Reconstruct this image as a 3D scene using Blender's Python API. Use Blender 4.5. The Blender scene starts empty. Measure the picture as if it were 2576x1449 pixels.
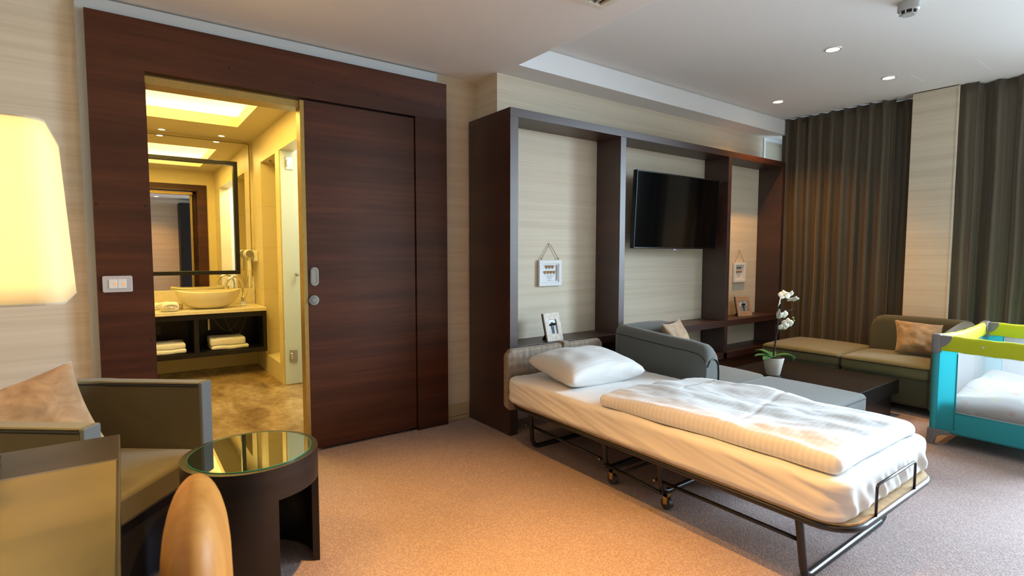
import bpy, bmesh, math, random
from mathutils import Vector, Matrix, noise
random.seed(7)
PI = math.pi
sc = bpy.context.scene
col = sc.collection

# ------------------------------------------------------------------ materials
def new_mat(name):
    m = bpy.data.materials.new(name); m.use_nodes = True
    nt = m.node_tree; nt.nodes.clear()
    out = nt.nodes.new('ShaderNodeOutputMaterial')
    b = nt.nodes.new('ShaderNodeBsdfPrincipled')
    nt.links.new(b.outputs[0], out.inputs[0])
    return m, nt, b, out

def coords(nt, scale=(1, 1, 1), rot=(0, 0, 0)):
    g = nt.nodes.new('ShaderNodeNewGeometry')
    mp = nt.nodes.new('ShaderNodeMapping')
    mp.inputs['Scale'].default_value = scale
    mp.inputs['Rotation'].default_value = rot
    nt.links.new(g.outputs['Position'], mp.inputs[0])
    return mp.outputs[0]

def nz(nt, vec, scale, detail=3, rough=.55, dist=0):
    n = nt.nodes.new('ShaderNodeTexNoise')
    n.inputs['Scale'].default_value = scale; n.inputs['Detail'].default_value = detail
    n.inputs['Roughness'].default_value = rough; n.inputs['Distortion'].default_value = dist
    nt.links.new(vec, n.inputs['Vector'])
    return n.outputs['Fac']

def ramp(nt, fac, stops):
    r = nt.nodes.new('ShaderNodeValToRGB')
    while len(r.color_ramp.elements) < len(stops): r.color_ramp.elements.new(.5)
    for e, (p, c) in zip(r.color_ramp.elements, stops):
        e.position = p; e.color = (*c, 1)
    nt.links.new(fac, r.inputs[0])
    return r.outputs[0]

def bump(nt, b, fac, strength, dist=.002):
    n = nt.nodes.new('ShaderNodeBump')
    n.inputs['Strength'].default_value = strength; n.inputs['Distance'].default_value = dist
    nt.links.new(fac, n.inputs['Height']); nt.links.new(n.outputs[0], b.inputs['Normal'])

def mat(name, c, rough=.6, metal=0, spec=.5, grain=0, gscale=200, coat=0, emit=None, estr=0, trans=0, ior=1.45, alpha=1, sheen=0):
    m, nt, b, out = new_mat(name)
    b.inputs['Base Color'].default_value = (*c, 1); b.inputs['Roughness'].default_value = rough
    b.inputs['Metallic'].default_value = metal; b.inputs['Specular IOR Level'].default_value = spec
    b.inputs['Coat Weight'].default_value = coat; b.inputs['Transmission Weight'].default_value = trans
    b.inputs['IOR'].default_value = ior; b.inputs['Alpha'].default_value = alpha
    b.inputs['Sheen Weight'].default_value = sheen
    if emit:
        b.inputs['Emission Color'].default_value = (*emit, 1); b.inputs['Emission Strength'].default_value = estr
    v = coords(nt)
    if grain:
        f = nz(nt, v, gscale, 2)
        d = tuple(x * (1 - grain) for x in c); l = tuple(min(1, x * (1 + grain)) for x in c)
        nt.links.new(ramp(nt, f, [(.3, d), (.7, l)]), b.inputs['Base Color'])
        bump(nt, b, f, .3, .001)
    return m

def striped(name, c0, c1, c2, sz=55, rough=.75, spec=.3):
    """wall covering with fine horizontal fibres"""
    m, nt, b, out = new_mat(name)
    v = coords(nt, (.9, .9, sz)); v2 = coords(nt, (.35, .35, sz * .22))
    f1 = nz(nt, v, 1.0, 5, .65); f2 = nz(nt, v2, 1.0, 3, .5)
    mx = nt.nodes.new('ShaderNodeMath'); mx.operation = 'ADD'
    nt.links.new(f1, mx.inputs[0]); nt.links.new(f2, mx.inputs[1])
    h = nt.nodes.new('ShaderNodeMath'); h.operation = 'MULTIPLY'; h.inputs[1].default_value = .5
    nt.links.new(mx.outputs[0], h.inputs[0])
    nt.links.new(ramp(nt, h.outputs[0], [(.36, c0), (.5, c1), (.66, c2)]), b.inputs['Base Color'])
    b.inputs['Roughness'].default_value = rough; b.inputs['Specular IOR Level'].default_value = spec
    bump(nt, b, f1, .15, .002)
    return m

def wood(name, c0, c1, c2, rough=.35, sz=9, sx=.5, vertical=False, spec=.5):
    m, nt, b, out = new_mat(name)
    sc_ = (sz, sz, sx) if vertical else (sx, sx, sz)
    v = coords(nt, sc_); f1 = nz(nt, v, 1.0, 6, .6, .4)
    v2 = coords(nt, tuple(s * 6 for s in sc_)); f2 = nz(nt, v2, 1.0, 3, .6)
    mx = nt.nodes.new('ShaderNodeMix'); mx.data_type = 'FLOAT'; mx.inputs[0].default_value = .3
    nt.links.new(f1, mx.inputs[2]); nt.links.new(f2, mx.inputs[3])
    nt.links.new(ramp(nt, mx.outputs[0], [(.32, c0), (.5, c1), (.68, c2)]), b.inputs['Base Color'])
    b.inputs['Roughness'].default_value = rough; b.inputs['Specular IOR Level'].default_value = spec
    bump(nt, b, f2, .05, .001)
    return m

M = {}
M['paper'] = striped('wallcovering', (.61, .54, .42), (.68, .61, .49), (.74, .675, .555), 80)
M['ceil'] = mat('ceiling_paint', (.77, .765, .75), .85, spec=.2)
M['white'] = mat('white_paint', (.80, .82, .84), .6, spec=.3)
M['grey_trim'] = mat('pale_plaster', (.50, .55, .58), .6)
M['wood'] = wood('mahogany_veneer', (.034, .0095, .0050), (.062, .0175, .0080), (.098, .030, .0125), .42, spec=.35)
M['wood_gap'] = mat('dark_groove', (.008, .005, .004), .6)
M['shelfwood'] = wood('bookcase_veneer', (.024, .007, .006), (.040, .012, .008), (.060, .019, .011), .42, spec=1.0)
M['brass'] = mat('satin_gold_edge', (.42, .30, .10), .38, .7, grain=.06, gscale=30)
M['chrome'] = mat('chrome', (.78, .78, .78), .12, 1)
M['steel'] = mat('brushed_steel', (.42, .40, .37), .3, 1, grain=.05)
M['black_metal'] = mat('black_enamel', (.010, .010, .012), .28, 0, .6)
M['black_plastic'] = mat('black_plastic', (.006, .006, .007), .25)
M['screen'] = mat('tv_screen', (.002, .002, .0022), .07, 0, .3)
M['darkveneer'] = wood('wenge', (.006, .005, .006), (.010, .008, .008), (.017, .013, .012), .32, 14, .7)
M['blackcube'] = mat('black_vanity', (.006, .006, .008), .35)
M['plywood'] = mat('plywood', (.45, .30, .15), .6, grain=.15, gscale=30)
M['grey_plastic'] = mat('grey_plastic', (.20, .19, .19), .5)
M['white_plastic'] = mat('white_plastic', (.78, .78, .75), .35)
M['silver_plastic'] = mat('silver_plastic', (.55, .56, .60), .35, .2)
M['orangelight'] = mat('pilot_light', (.8, .35, .15), .4, emit=(1, .35, .08), estr=.6)
M['porcelain'] = mat('sandstone_basin', (.74, .66, .46), .3)
M['counter'] = mat('limestone_counter', (.74, .65, .46), .3, grain=.06, gscale=25)
M['terry'] = mat('terry', (.80, .78, .70), .95, grain=.06, gscale=350, sheen=.3)
M['linen'] = mat('white_sheet', (.74, .73, .715), .8, sheen=.2)
M['pot'] = mat('ceramic_white', (.78, .75, .68), .25)
M['leaf'] = mat('leaf_green', (.06, .19, .05), .35, grain=.25, gscale=12)
M['stem'] = mat('orchid_stem', (.035, .018, .022), .5)
M['petal'] = mat('orchid_petal', (.86, .86, .78), .5)
M['petal_c'] = mat('orchid_lip', (.62, .66, .18), .5)
M['bud'] = mat('orchid_bud', (.30, .42, .12), .5)
M['soil'] = mat('moss', (.06, .07, .03), .9, grain=.4, gscale=120)
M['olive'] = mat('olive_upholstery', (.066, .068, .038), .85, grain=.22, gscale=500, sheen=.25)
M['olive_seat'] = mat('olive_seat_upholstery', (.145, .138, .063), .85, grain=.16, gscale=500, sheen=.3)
M['greyfab'] = mat('slate_upholstery', (.098, .103, .098), .85, grain=.22, gscale=500, sheen=.25)
M['pipe'] = mat('dark_piping', (.008, .008, .009), .5)
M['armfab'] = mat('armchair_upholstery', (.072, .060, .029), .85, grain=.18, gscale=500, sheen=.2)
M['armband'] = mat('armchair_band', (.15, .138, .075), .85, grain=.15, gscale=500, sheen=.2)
M['lime'] = mat('lime_fabric', (.52, .60, .012), .7, grain=.06, gscale=300)
M['rope'] = mat('jute_twine', (.36, .24, .13), .9, grain=.3, gscale=400)
M['glass_shelf'] = mat('glass', (.75, .95, .86), .02, trans=1.0)
M['pureblack'] = mat('matte_black', (.006, .006, .007), .7)
M['frame_wood'] = mat('whitewashed_frame', (.62, .55, .47), .55, grain=.15, gscale=40)
M['frame_wood2'] = mat('tan_frame', (.42, .28, .18), .55, grain=.15, gscale=40)
M['heart'] = mat('wood_heart', (.42, .23, .10), .6, grain=.25, gscale=120)
M['card'] = mat('white_card', (.76, .80, .84), .6)
M['ink'] = mat('grey_ink', (.12, .13, .16), .6)
M['photo_grey'] = mat('photo_light', (.55, .60, .63), .4, grain=.2, gscale=60)
M['photo_mid'] = mat('photo_mid', (.26, .29, .32), .4, grain=.3, gscale=90)
M['photo_dark'] = mat('photo_dark', (.05, .055, .065), .4)
M['bulb'] = mat('lamp_disc', (1, .9, .7), .5, emit=(1, .80, .52), estr=14)
M['cove'] = mat('cove_strip', (1, .9, .6), .5, emit=(1, .74, .30), estr=22)
M['ring'] = mat('downlight_ring', (.72, .72, .70), .3, .3)
M['det_grey'] = mat('detector_plastic', (.40, .41, .40), .5)
M['vent_white'] = mat('vent_paint', (.72, .70, .62), .5)

def two_layer(name, c, translucency, alpha, rough=.8):
    m, nt, b, out = new_mat(name)
    b.inputs['Base Color'].default_value = (*c, 1); b.inputs['Roughness'].default_value = rough
    tl = nt.nodes.new('ShaderNodeBsdfTranslucent'); tl.inputs[0].default_value = (*c, 1)
    tp = nt.nodes.new('ShaderNodeBsdfTransparent')
    m1 = nt.nodes.new('ShaderNodeMixShader'); m1.inputs[0].default_value = translucency
    m2 = nt.nodes.new('ShaderNodeMixShader'); m2.inputs[0].default_value = alpha
    nt.links.new(b.outputs[0], m1.inputs[1]); nt.links.new(tl.outputs[0], m1.inputs[2])
    nt.links.new(tp.outputs[0], m2.inputs[1]); nt.links.new(m1.outputs[0], m2.inputs[2])
    nt.links.new(m2.outputs[0], out.inputs[0])
    return m
M['teal'] = two_layer('turquoise_fabric', (.07, .58, .64), .5, .90)
M['teal_solid'] = mat('turquoise_tube', (.025, .30, .34), .5, grain=.05)
M['net'] = two_layer('white_net', (.62, .62, .64), .3, .30)
M['frost'] = two_layer('frosted_glass', (.80, .86, .80), .55, .97, .15)
M['shade'] = two_layer('lampshade_fabric', (.88, .82, .66), .62, 1.0)

# carpet
m, nt, b, out = new_mat('carpet_pile'); M['carpet'] = m
v = coords(nt, (1, 1, 1)); vo = nt.nodes.new('ShaderNodeTexVoronoi'); vo.inputs['Scale'].default_value = 130
nt.links.new(v, vo.inputs['Vector'])
f2 = nz(nt, v, 260, 2); f3 = nz(nt, v, 2.5, 3)
mx = nt.nodes.new('ShaderNodeMix'); mx.data_type = 'FLOAT'; mx.inputs[0].default_value = .5
nt.links.new(vo.outputs['Distance'], mx.inputs[2]); nt.links.new(f2, mx.inputs[3])
mx2 = nt.nodes.new('ShaderNodeMix'); mx2.data_type = 'FLOAT'; mx2.inputs[0].default_value = .15
nt.links.new(mx.outputs[0], mx2.inputs[2]); nt.links.new(f3, mx2.inputs[3])
nt.links.new(ramp(nt, mx2.outputs[0], [(.22, (.16, .125, .12)), (.42, (.32, .25, .24)), (.62, (.42, .34, .325))]), b.inputs['Base Color'])
b.inputs['Roughness'].default_value = .95; b.inputs['Specular IOR Level'].default_value = .15
bump(nt, b, mx.outputs[0], .55, .006)
# marble floor
m, nt, b, out = new_mat('brown_marble'); M['marble'] = m
v = coords(nt, (1.5, .6, 1), (0, 0, .2)); f = nz(nt, v, 2.6, 9, .62, .9); v2 = coords(nt, (1, 1, 1)); f2 = nz(nt, v2, 14, 6, .7, .6)
mx = nt.nodes.new('ShaderNodeMix'); mx.data_type = 'FLOAT'; mx.inputs[0].default_value = .35
nt.links.new(f, mx.inputs[2]); nt.links.new(f2, mx.inputs[3])
nt.links.new(ramp(nt, mx.outputs[0], [(.36, (.17, .095, .035)), (.47, (.28, .18, .075)), (.54, (.35, .24, .11)), (.68, (.50, .39, .21))]), b.inputs['Base Color'])
b.inputs['Roughness'].default_value = .22
# bathroom tile
def tile_mat(name, c, tz=.45, ty=.7):
    m, nt, b, out = new_mat(name)
    v = coords(nt); f = nz(nt, v, 3, 5, .6)
    base = ramp(nt, f, [(.3, tuple(x * .93 for x in c)), (.7, c)])
    sp = nt.nodes.new('ShaderNodeSeparateXYZ'); nt.links.new(v, sp.inputs[0])
    md = nt.nodes.new('ShaderNodeMath'); md.operation = 'PINGPONG'; md.inputs[1].default_value = tz / 2
    nt.links.new(sp.outputs[2], md.inputs[0])
    lt = nt.nodes.new('ShaderNodeMath'); lt.operation = 'LESS_THAN'; lt.inputs[1].default_value = .0018
    nt.links.new(md.outputs[0], lt.inputs[0])
    mc = nt.nodes.new('ShaderNodeMix'); mc.data_type = 'RGBA'
    nt.links.new(lt.outputs[0], mc.inputs[0]); nt.links.new(base, mc.inputs[6]); mc.inputs[7].default_value = (*[x * .72 for x in c], 1)
    nt.links.new(mc.outputs[2], b.inputs['Base Color'])
    b.inputs['Roughness'].default_value = .35
    return m
M['tile'] = tile_mat('limestone_tile', (.76, .65, .38))
M['bathwall'] = mat('cream_bath_wall', (.76, .65, .36), .5, grain=.03, gscale=6)
M['showertile'] = tile_mat('shower_tile', (.80, .80, .74))
M['mirror'] = mat('mirror_silver', (.93, .93, .88), .0, 1)
# striped damask linen
m, nt, b, out = new_mat('striped_damask'); M['damask'] = m
v = coords(nt); sp = nt.nodes.new('ShaderNodeSeparateXYZ'); nt.links.new(v, sp.inputs[0])
sn = nt.nodes.new('ShaderNodeMath'); sn.operation = 'MULTIPLY'; sn.inputs[1].default_value = 2 * PI / .024
nt.links.new(sp.outputs[1], sn.inputs[0])
s2 = nt.nodes.new('ShaderNodeMath'); s2.operation = 'SINE'; nt.links.new(sn.outputs[0], s2.inputs[0])
s3 = nt.nodes.new('ShaderNodeMath'); s3.operation = 'MULTIPLY_ADD'; s3.inputs[1].default_value = .5; s3.inputs[2].default_value = .5
nt.links.new(s2.outputs[0], s3.inputs[0])
nt.links.new(ramp(nt, s3.outputs[0], [(.35, (.71, .71, .71)), (.65, (.765, .765, .765))]), b.inputs['Base Color'])
b.inputs['Roughness'].default_value = .6; b.inputs['Sheen Weight'].default_value = .15
# suede cushion
def suede(name, c0, c1):
    m, nt, b, out = new_mat(name)
    v = coords(nt); f = nz(nt, v, 14, 5, .6, .8)
    nt.links.new(ramp(nt, f, [(.35, c0), (.65, c1)]), b.inputs['Base Color'])
    b.inputs['Roughness'].default_value = .7; b.inputs['Sheen Weight'].default_value = .5
    return m
M['suede'] = suede('gold_suede', (.20, .115, .035), (.34, .215, .08))
M['suede2'] = suede('taupe_suede', (.26, .17, .09), (.40, .28, .16))
M['curtain'] = mat('brown_satin_curtain', (.088, .068, .042), .48, grain=.12, gscale=300, sheen=.3)
# quilted headboard
m, nt, b, out = new_mat('quilted_taupe'); M['quilt'] = m
v = coords(nt); f = nz(nt, v, 18, 4)
nt.links.new(ramp(nt, f, [(.3, (.20, .15, .105)), (.7, (.30, .235, .17))]), b.inputs['Base Color'])
b.inputs['Roughness'].default_value = .6; b.inputs['Sheen Weight'].default_value = .3
# leather
m, nt, b, out = new_mat('orange_leather'); M['leather'] = m
v = coords(nt, (1, 1, .25)); f = nz(nt, v, 16, 4, .6, .5)
nt.links.new(ramp(nt, f, [(.35, (.46, .18, .03)), (.65, (.60, .27, .055))]), b.inputs['Base Color'])
b.inputs['Roughness'].default_value = .55
# desk
M['deskleather'] = mat('desk_leather', (.155, .115, .042), .34, grain=.12, gscale=7)
M['deskwood'] = wood('desk_wenge', (.014, .010, .006), (.032, .022, .012), (.062, .044, .025), .3, 26, 2.5)
# crib blanket
m, nt, b, out = new_mat('nursery_print'); M['nursery'] = m
v = coords(nt); vo = nt.nodes.new('ShaderNodeTexVoronoi'); vo.inputs['Scale'].default_value = 13; nt.links.new(v, vo.inputs['Vector'])
lt = nt.nodes.new('ShaderNodeMath'); lt.operation = 'LESS_THAN'; lt.inputs[1].default_value = .27; nt.links.new(vo.outputs['Distance'], lt.inputs[0])
hs = ramp(nt, vo.outputs['Color'], [(.2, (.17, .30, .42)), (.45, (.38, .15, .16)), (.62, (.42, .29, .08)), (.8, (.45, .55, .62))])
mc = nt.nodes.new('ShaderNodeMix'); mc.data_type = 'RGBA'; mc.inputs[6].default_value = (.35, .32, .28, 1)
nt.links.new(lt.outputs[0], mc.inputs[0]); nt.links.new(hs, mc.inputs[7]); nt.links.new(mc.outputs[2], b.inputs['Base Color'])
b.inputs['Roughness'].default_value = .8

# ------------------------------------------------------------------ mesh tools
class MB:
    def __init__(s): s.v = []; s.f = []
    def add(s, vs, fs, X=None):
        o = len(s.v)
        s.v += [tuple(X @ Vector(p)) if X else tuple(p) for p in vs]
        s.f += [tuple(i + o for i in f) for f in fs]
        return s
    def box(s, x0, x1, y0, y1, z0, z1, X=None):
        vs = [(x, y, z) for x in (x0, x1) for y in (y0, y1) for z in (z0, z1)]
        return s.add(vs, [(0, 1, 3, 2), (4, 6, 7, 5), (0, 4, 5, 1), (2, 3, 7, 6), (0, 2, 6, 4), (1, 5, 7, 3)], X)
    def tube(s, pts, r, n=10, closed=False, X=None, rs=None):
        pts = [Vector(p) for p in pts]; N = len(pts); vs = []; fs = []
        up = None
        for i, p in enumerate(pts):
            if closed: t = (pts[(i + 1) % N] - pts[i - 1])
            else: t = (pts[min(i + 1, N - 1)] - pts[max(i - 1, 0)])
            t.normalize()
            if up is None:
                up = Vector((0, 0, 1)) if abs(t.z) < .9 else Vector((1, 0, 0))
            a = t.cross(up)
            if a.length < 1e-4: up = Vector((0, 1, 0)); a = t.cross(up)
            a.normalize(); bb = a.cross(t).normalized(); up = bb
            rr = rs[i] if rs else r
            for k in range(n):
                an = 2 * PI * k / n
                vs.append(p + a * math.cos(an) * rr + bb * math.sin(an) * rr)
        m = N if closed else N - 1
        for i in range(m):
            for k in range(n):
                j = (i + 1) % N
                fs.append((i * n + k, i * n + (k + 1) % n, j * n + (k + 1) % n, j * n + k))
        if not closed:
            fs.append(tuple(range(n))); fs.append(tuple((N - 1) * n + k for k in reversed(range(n))))
        return s.add(vs, fs, X)
    def lathe(s, prof, n=32, c=(0, 0, 0), X=None, sx=1, sy=1, caps=True):
        vs = []; fs = []
        for r, z in prof:
            for k in range(n):
                a = 2 * PI * k / n
                vs.append((c[0] + r * sx * math.cos(a), c[1] + r * sy * math.sin(a), c[2] + z))
        for i in range(len(prof) - 1):
            for k in range(n):
                fs.append((i * n + k, i * n + (k + 1) % n, (i + 1) * n + (k + 1) % n, (i + 1) * n + k))
        if caps: fs.append(tuple(reversed(range(n)))); fs.append(tuple((len(prof) - 1) * n + k for k in range(n)))
        return s.add(vs, fs, X)
    def cyl(s, c, r, h, n=24, axis='z', X=None):
        vs = []; 
        for e in (0, h):
            for k in range(n):
                a = 2 * PI * k / n; u, w = r * math.cos(a), r * math.sin(a)
                vs.append({'z': (c[0] + u, c[1] + w, c[2] + e), 'y': (c[0] + u, c[1] + e, c[2] + w), 'x': (c[0] + e, c[1] + u, c[2] + w)}[axis])
        fs = [(k, (k + 1) % n, n + (k + 1) % n, n + k) for k in range(n)] + [tuple(reversed(range(n))), tuple(range(n, 2 * n))]
        return s.add(vs, fs, X)
    def prism(s, outline, z0, z1, X=None):
        n = len(outline)
        vs = [(x, y, z0) for x, y in outline] + [(x, y, z1) for x, y in outline]
        fs = [(k, (k + 1) % n, n + (k + 1) % n, n + k) for k in range(n)] + [tuple(reversed(range(n))), tuple(range(n, 2 * n))]
        return s.add(vs, fs, X)
    def soft(s, x0, x1, y0, y1, z0, z1, r, nx=12, ny=12, nz_=4, disp=None, X=None):
        """rounded box with a fine grid; disp(p, n) -> offset vector"""
        c = Vector(((x0 + x1) / 2, (y0 + y1) / 2, (z0 + z1) / 2)); h = Vector(((x1 - x0) / 2, (y1 - y0) / 2, (z1 - z0) / 2))
        r = min(r, h.x, h.y, h.z)
        def axis(n, hh):
            k = 3; a = [(-hh + r * (1 - math.cos(PI / 2 * i / k))) for i in range(k)]
            mid = [-(hh - r) + 2 * (hh - r) * i / n for i in range(n + 1)]
            return a + mid + [-q for q in reversed(a)]
        ax = [axis(nx, h.x), axis(ny, h.y), axis(nz_, h.z)]
        idx = {}; vs = []; fs = []
        def vert(i, j, k):
            key = (i, j, k)
            if key in idx: return idx[key]
            p = Vector((ax[0][i], ax[1][j], ax[2][k]))
            q = Vector([max(-(h[a] - r), min(h[a] - r, p[a])) for a in range(3)])
            d = p - q
            if d.length > 1e-9: n = d.normalized(); p = q + n * r
            else: n = Vector((0, 0, 1))
            P = p + c
            if disp: P = P + disp(P, n)
            idx[key] = len(vs); vs.append(tuple(P)); return idx[key]
        I, J, K = [len(a) - 1 for a in ax]
        for i in range(I):
            for j in range(J):
                fs.append((vert(i, j, 0), vert(i, j + 1, 0), vert(i + 1, j + 1, 0), vert(i + 1, j, 0)))
                fs.append((vert(i, j, K), vert(i + 1, j, K), vert(i + 1, j + 1, K), vert(i, j + 1, K)))
        for i in range(I):
            for k in range(K):
                fs.append((vert(i, 0, k), vert(i + 1, 0, k), vert(i + 1, 0, k + 1), vert(i, 0, k + 1)))
                fs.append((vert(i, J, k), vert(i, J, k + 1), vert(i + 1, J, k + 1), vert(i + 1, J, k)))
        for j in range(J):
            for k in range(K):
                fs.append((vert(0, j, k), vert(0, j, k + 1), vert(0, j + 1, k + 1), vert(0, j + 1, k)))
                fs.append((vert(I, j, k), vert(I, j + 1, k), vert(I, j + 1, k + 1), vert(I, j, k + 1)))
        return s.add(vs, fs, X)
    def grid(s, fn, nu, nv, thick=None, X=None, closed_u=False):
        vs = [fn(i / nu, j / nv) for i in range(nu + 1) for j in range(nv + 1)]
        fs = [(i * (nv + 1) + j, (i + 1) * (nv + 1) + j, (i + 1) * (nv + 1) + j + 1, i * (nv + 1) + j + 1) for i in range(nu) for j in range(nv)]
        return s.add(vs, fs, X)

def build(name, mb, m, parent=None, smooth=False, bevel=0, solid=0, subd=0, auto=None):
    xs = [p[0] for p in mb.v]; ys = [p[1] for p in mb.v]; zs = [p[2] for p in mb.v]
    o3 = Vector(((min(xs) + max(xs)) / 2, (min(ys) + max(ys)) / 2, min(zs)))
    me = bpy.data.meshes.new(name)
    me.from_pydata([tuple(Vector(p) - o3) for p in mb.v], [], mb.f); me.update()
    bm = bmesh.new(); bm.from_mesh(me); bmesh.ops.recalc_face_normals(bm, faces=bm.faces[:]); bm.to_mesh(me); bm.free()
    me.materials.append(m if not isinstance(m, str) else M[m])
    o = bpy.data.objects.new(name, me); col.objects.link(o)
    o.location = o3
    if parent:
        w = Vector((0, 0, 0)); q = parent
        while q: w += q.location; q = q.parent
        o.parent = parent; o.location = o3 - w
    if smooth:
        for p in me.polygons: p.use_smooth = True
        if smooth == 'auto':
            for e in me.edges: pass
            me.set_sharp_from_angle(angle=math.radians(40))
    if solid:
        md = o.modifiers.new('thickness', 'SOLIDIFY'); md.thickness = solid; md.offset = 0
    if bevel:
        md = o.modifiers.new('bevel', 'BEVEL'); md.width = bevel; md.segments = 2; md.limit_method = 'ANGLE'
    if subd:
        md = o.modifiers.new('sub', 'SUBSURF'); md.levels = subd; md.render_levels = subd
    return o

def tag(o, label=None, cat=None, group=None, kind=None):
    if label: o['label'] = label
    if cat: o['category'] = cat
    if group: o['group'] = group
    if kind: o['kind'] = kind
    return o
def thing(name, loc, label, cat, group=None):
    o = bpy.data.objects.new(name, None); o.empty_display_size = .1; col.objects.link(o); o.location = loc
    return tag(o, label, cat, group)
def struct(name, mb, m, parent=None, **k):
    o = build(name, mb, m, parent, **k)
    if not parent: o['kind'] = 'structure'
    return o
def dup(root, loc, label=None):
    def cp(o, par):
        c = o.copy(); col.objects.link(c)
        if par: c.parent = par
        for ch in [x for x in bpy.data.objects if x.parent == o]: cp(ch, c)
        return c
    r = cp(root, None); r.location = loc
    if label: r['label'] = label
    return r
def B(*a): return MB().box(*a)
def arc(cx, cy, r, a0, a1, n): return [(cx + r * math.cos(math.radians(a0 + (a1 - a0) * i / n)), cy + r * math.sin(math.radians(a0 + (a1 - a0) * i / n))) for i in range(n + 1)]
def fbm(p, s, amp): return noise.fractal(Vector(p) * s, 1.0, 2.0, 3) * amp
def light(name, kind, loc, energy, color, rot=(0, 0, 0), size=.1, size_y=None, spot=None, blend=1, soft=.05, target=None, spread=None):
    l = bpy.data.lights.new(name, kind); l.energy = energy; l.color = color
    if kind == 'AREA':
        l.size = size
        if size_y: l.shape = 'RECTANGLE'; l.size_y = size_y
    if kind == 'AREA' and spread: l.spread = math.radians(spread)
    if kind in ('SPOT', 'POINT'): l.shadow_soft_size = soft
    if kind == 'SPOT': l.spot_size = math.radians(spot); l.spot_blend = blend
    o = bpy.data.objects.new(name, l); col.objects.link(o); o.location = loc; o.rotation_euler = rot
    if target: o.rotation_euler = (Vector(target) - Vector(loc)).to_track_quat('-Z', 'Y').to_euler()
    return o

# ------------------------------------------------------------------ camera
CAMZ = 1.3
cam = bpy.data.cameras.new('camera'); co = bpy.data.objects.new('camera', cam); col.objects.link(co); sc.camera = co
yaw, pit, rol = math.radians(36.301), math.radians(3.758), math.radians(-.091)
f = Vector((math.sin(yaw) * math.cos(pit), math.cos(yaw) * math.cos(pit), -math.sin(pit)))
rt = Vector((math.cos(yaw), -math.sin(yaw), 0)); dn = f.cross(rt)
r2 = rt * math.cos(rol) + dn * math.sin(rol); d2 = -rt * math.sin(rol) + dn * math.cos(rol)
mt = Matrix((r2, -d2, -f)).transposed().to_4x4(); mt.translation = (0, 0, CAMZ)
co.matrix_world = mt
cam.sensor_width = 36; cam.lens = 1343.77 / 2576 * 36; cam.clip_start = .02
cam.dof.use_dof = True; cam.dof.focus_distance = 3.6; cam.dof.aperture_fstop = 4.0

# ================================================================== STRUCTURE
XL, YB, XW = -2.0, -2.3, 6.45
struct('floor', B(XL, XW + .15, YB, 3.60, -.1, 0), 'carpet')
struct('floor', B(-.9, 2.5, 3.60, 6.9, -.1, 0), 'marble')
# left / rear walls
struct('wall_left', B(XL - .1, XL, YB, 3.75, 0, 2.9), 'paper')
struct('wall_front', B(XL, 1.15, YB - .1, YB, 0, 2.9), 'paper')
struct('wall_front', B(1.15, XW, YB - .1, YB, 0, 2.9), 'paper')
# back wall with the doorway
w = MB(); w.box(XL, .13, 3.567, 3.75, 0, 2.9); w.box(1.04, 2.269, 3.567, 3.75, 0, 2.9); w.box(.13, 1.04, 3.567, 3.75, 2.27, 2.9)
struct('wall_back', w, 'paper')
struct('wall_back', B(2.269, 5.94, 3.277, 3.75, 0, 2.9), 'paper')
struct('wall_back', B(5.94, XW + .15, 3.30, 3.75, 0, 2.9), 'paper')
# bathroom side skin of that wall
w = MB(); w.box(-.8, .10, 3.75, 3.77, 0, 2.56); w.box(1.15, 1.27, 3.75, 3.77, 0, 2.56); w.box(.10, 1.15, 3.75, 3.77, 2.33, 2.56)
struct('wall_back', w, 'bathwall')
# ceilings
w = MB(); w.box(XL, 2.293, YB, 3.75, 2.61, 2.9); w.box(2.293, XW + .15, 3.067, 3.75, 2.61, 2.9)
struct('ceiling', w, 'ceil')
struct('ceiling', B(2.293, XW + .15, YB, 3.067, 2.775, 2.9), 'ceil')
struct('trim_1', B(2.301, 6.12, 3.057, 3.067, 2.61, 2.765), 'white')
struct('trim_1', B(2.293, 2.301, YB, 3.067, 2.61, 2.765), 'white')
# window wall on the right
w = MB(); w.box(XW, XW + .15, .78, 2.0, 0, 2.9); w.box(XW, XW + .15, 2.0, 3.05, 2.62, 2.9); w.box(XW, XW + .15, 2.0, 3.05, 0, .1)
w.box(XW, XW + .15, 3.05, 3.3, 0, 2.9)
w.box(XW, XW + .15, -1.45, .78, 2.55, 2.9); w.box(XW, XW + .15, -1.45, .78, 0, .12); w.box(XW, XW + .15, YB, -1.45, 0, 2.9)
struct('wall_right', w, 'paper')
struct('wall_right', B(5.958, XW, 1.535, 1.867, 0, 2.765), 'paper')
struct('trim_2', B(5.953, 5.975, 1.526, 1.537, 0, 2.765), 'paper')
def window(name, y0, y1, z0, z1, nm):
    w = MB()
    w.box(XW + .03, XW + .1, y0, y0 + .06, z0, z1); w.box(XW + .03, XW + .1, y1 - .06, y1, z0, z1)
    w.box(XW + .03, XW + .1, y0 + .06, y1 - .06, z0, z0 + .06); w.box(XW + .03, XW + .1, y0 + .06, y1 - .06, z1 - .06, z1)
    for i in range(1, nm): 
        yy = y0 + (y1 - y0) * i / nm; w.box(XW + .04, XW + .09, yy - .02, yy + .02, z0 + .06, z1 - .06)
    return struct(name, w, 'white')
window('window_1', -1.45, .78, .12, 2.55, 2)
window('window_2', 2.0, 3.05, .1, 2.62, 1)
# L-shaped strip by the window corner, pale colour stands for leaking daylight
w = MB(); w.box(5.945, 5.985, 3.268, 3.30, 0, 2.61); w.box(5.985, 6.40, 3.268, 3.30, 2.585, 2.61)
struct('leak_strip', w, mat('daylight_leak', (.82, .86, .88), .4))
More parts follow.
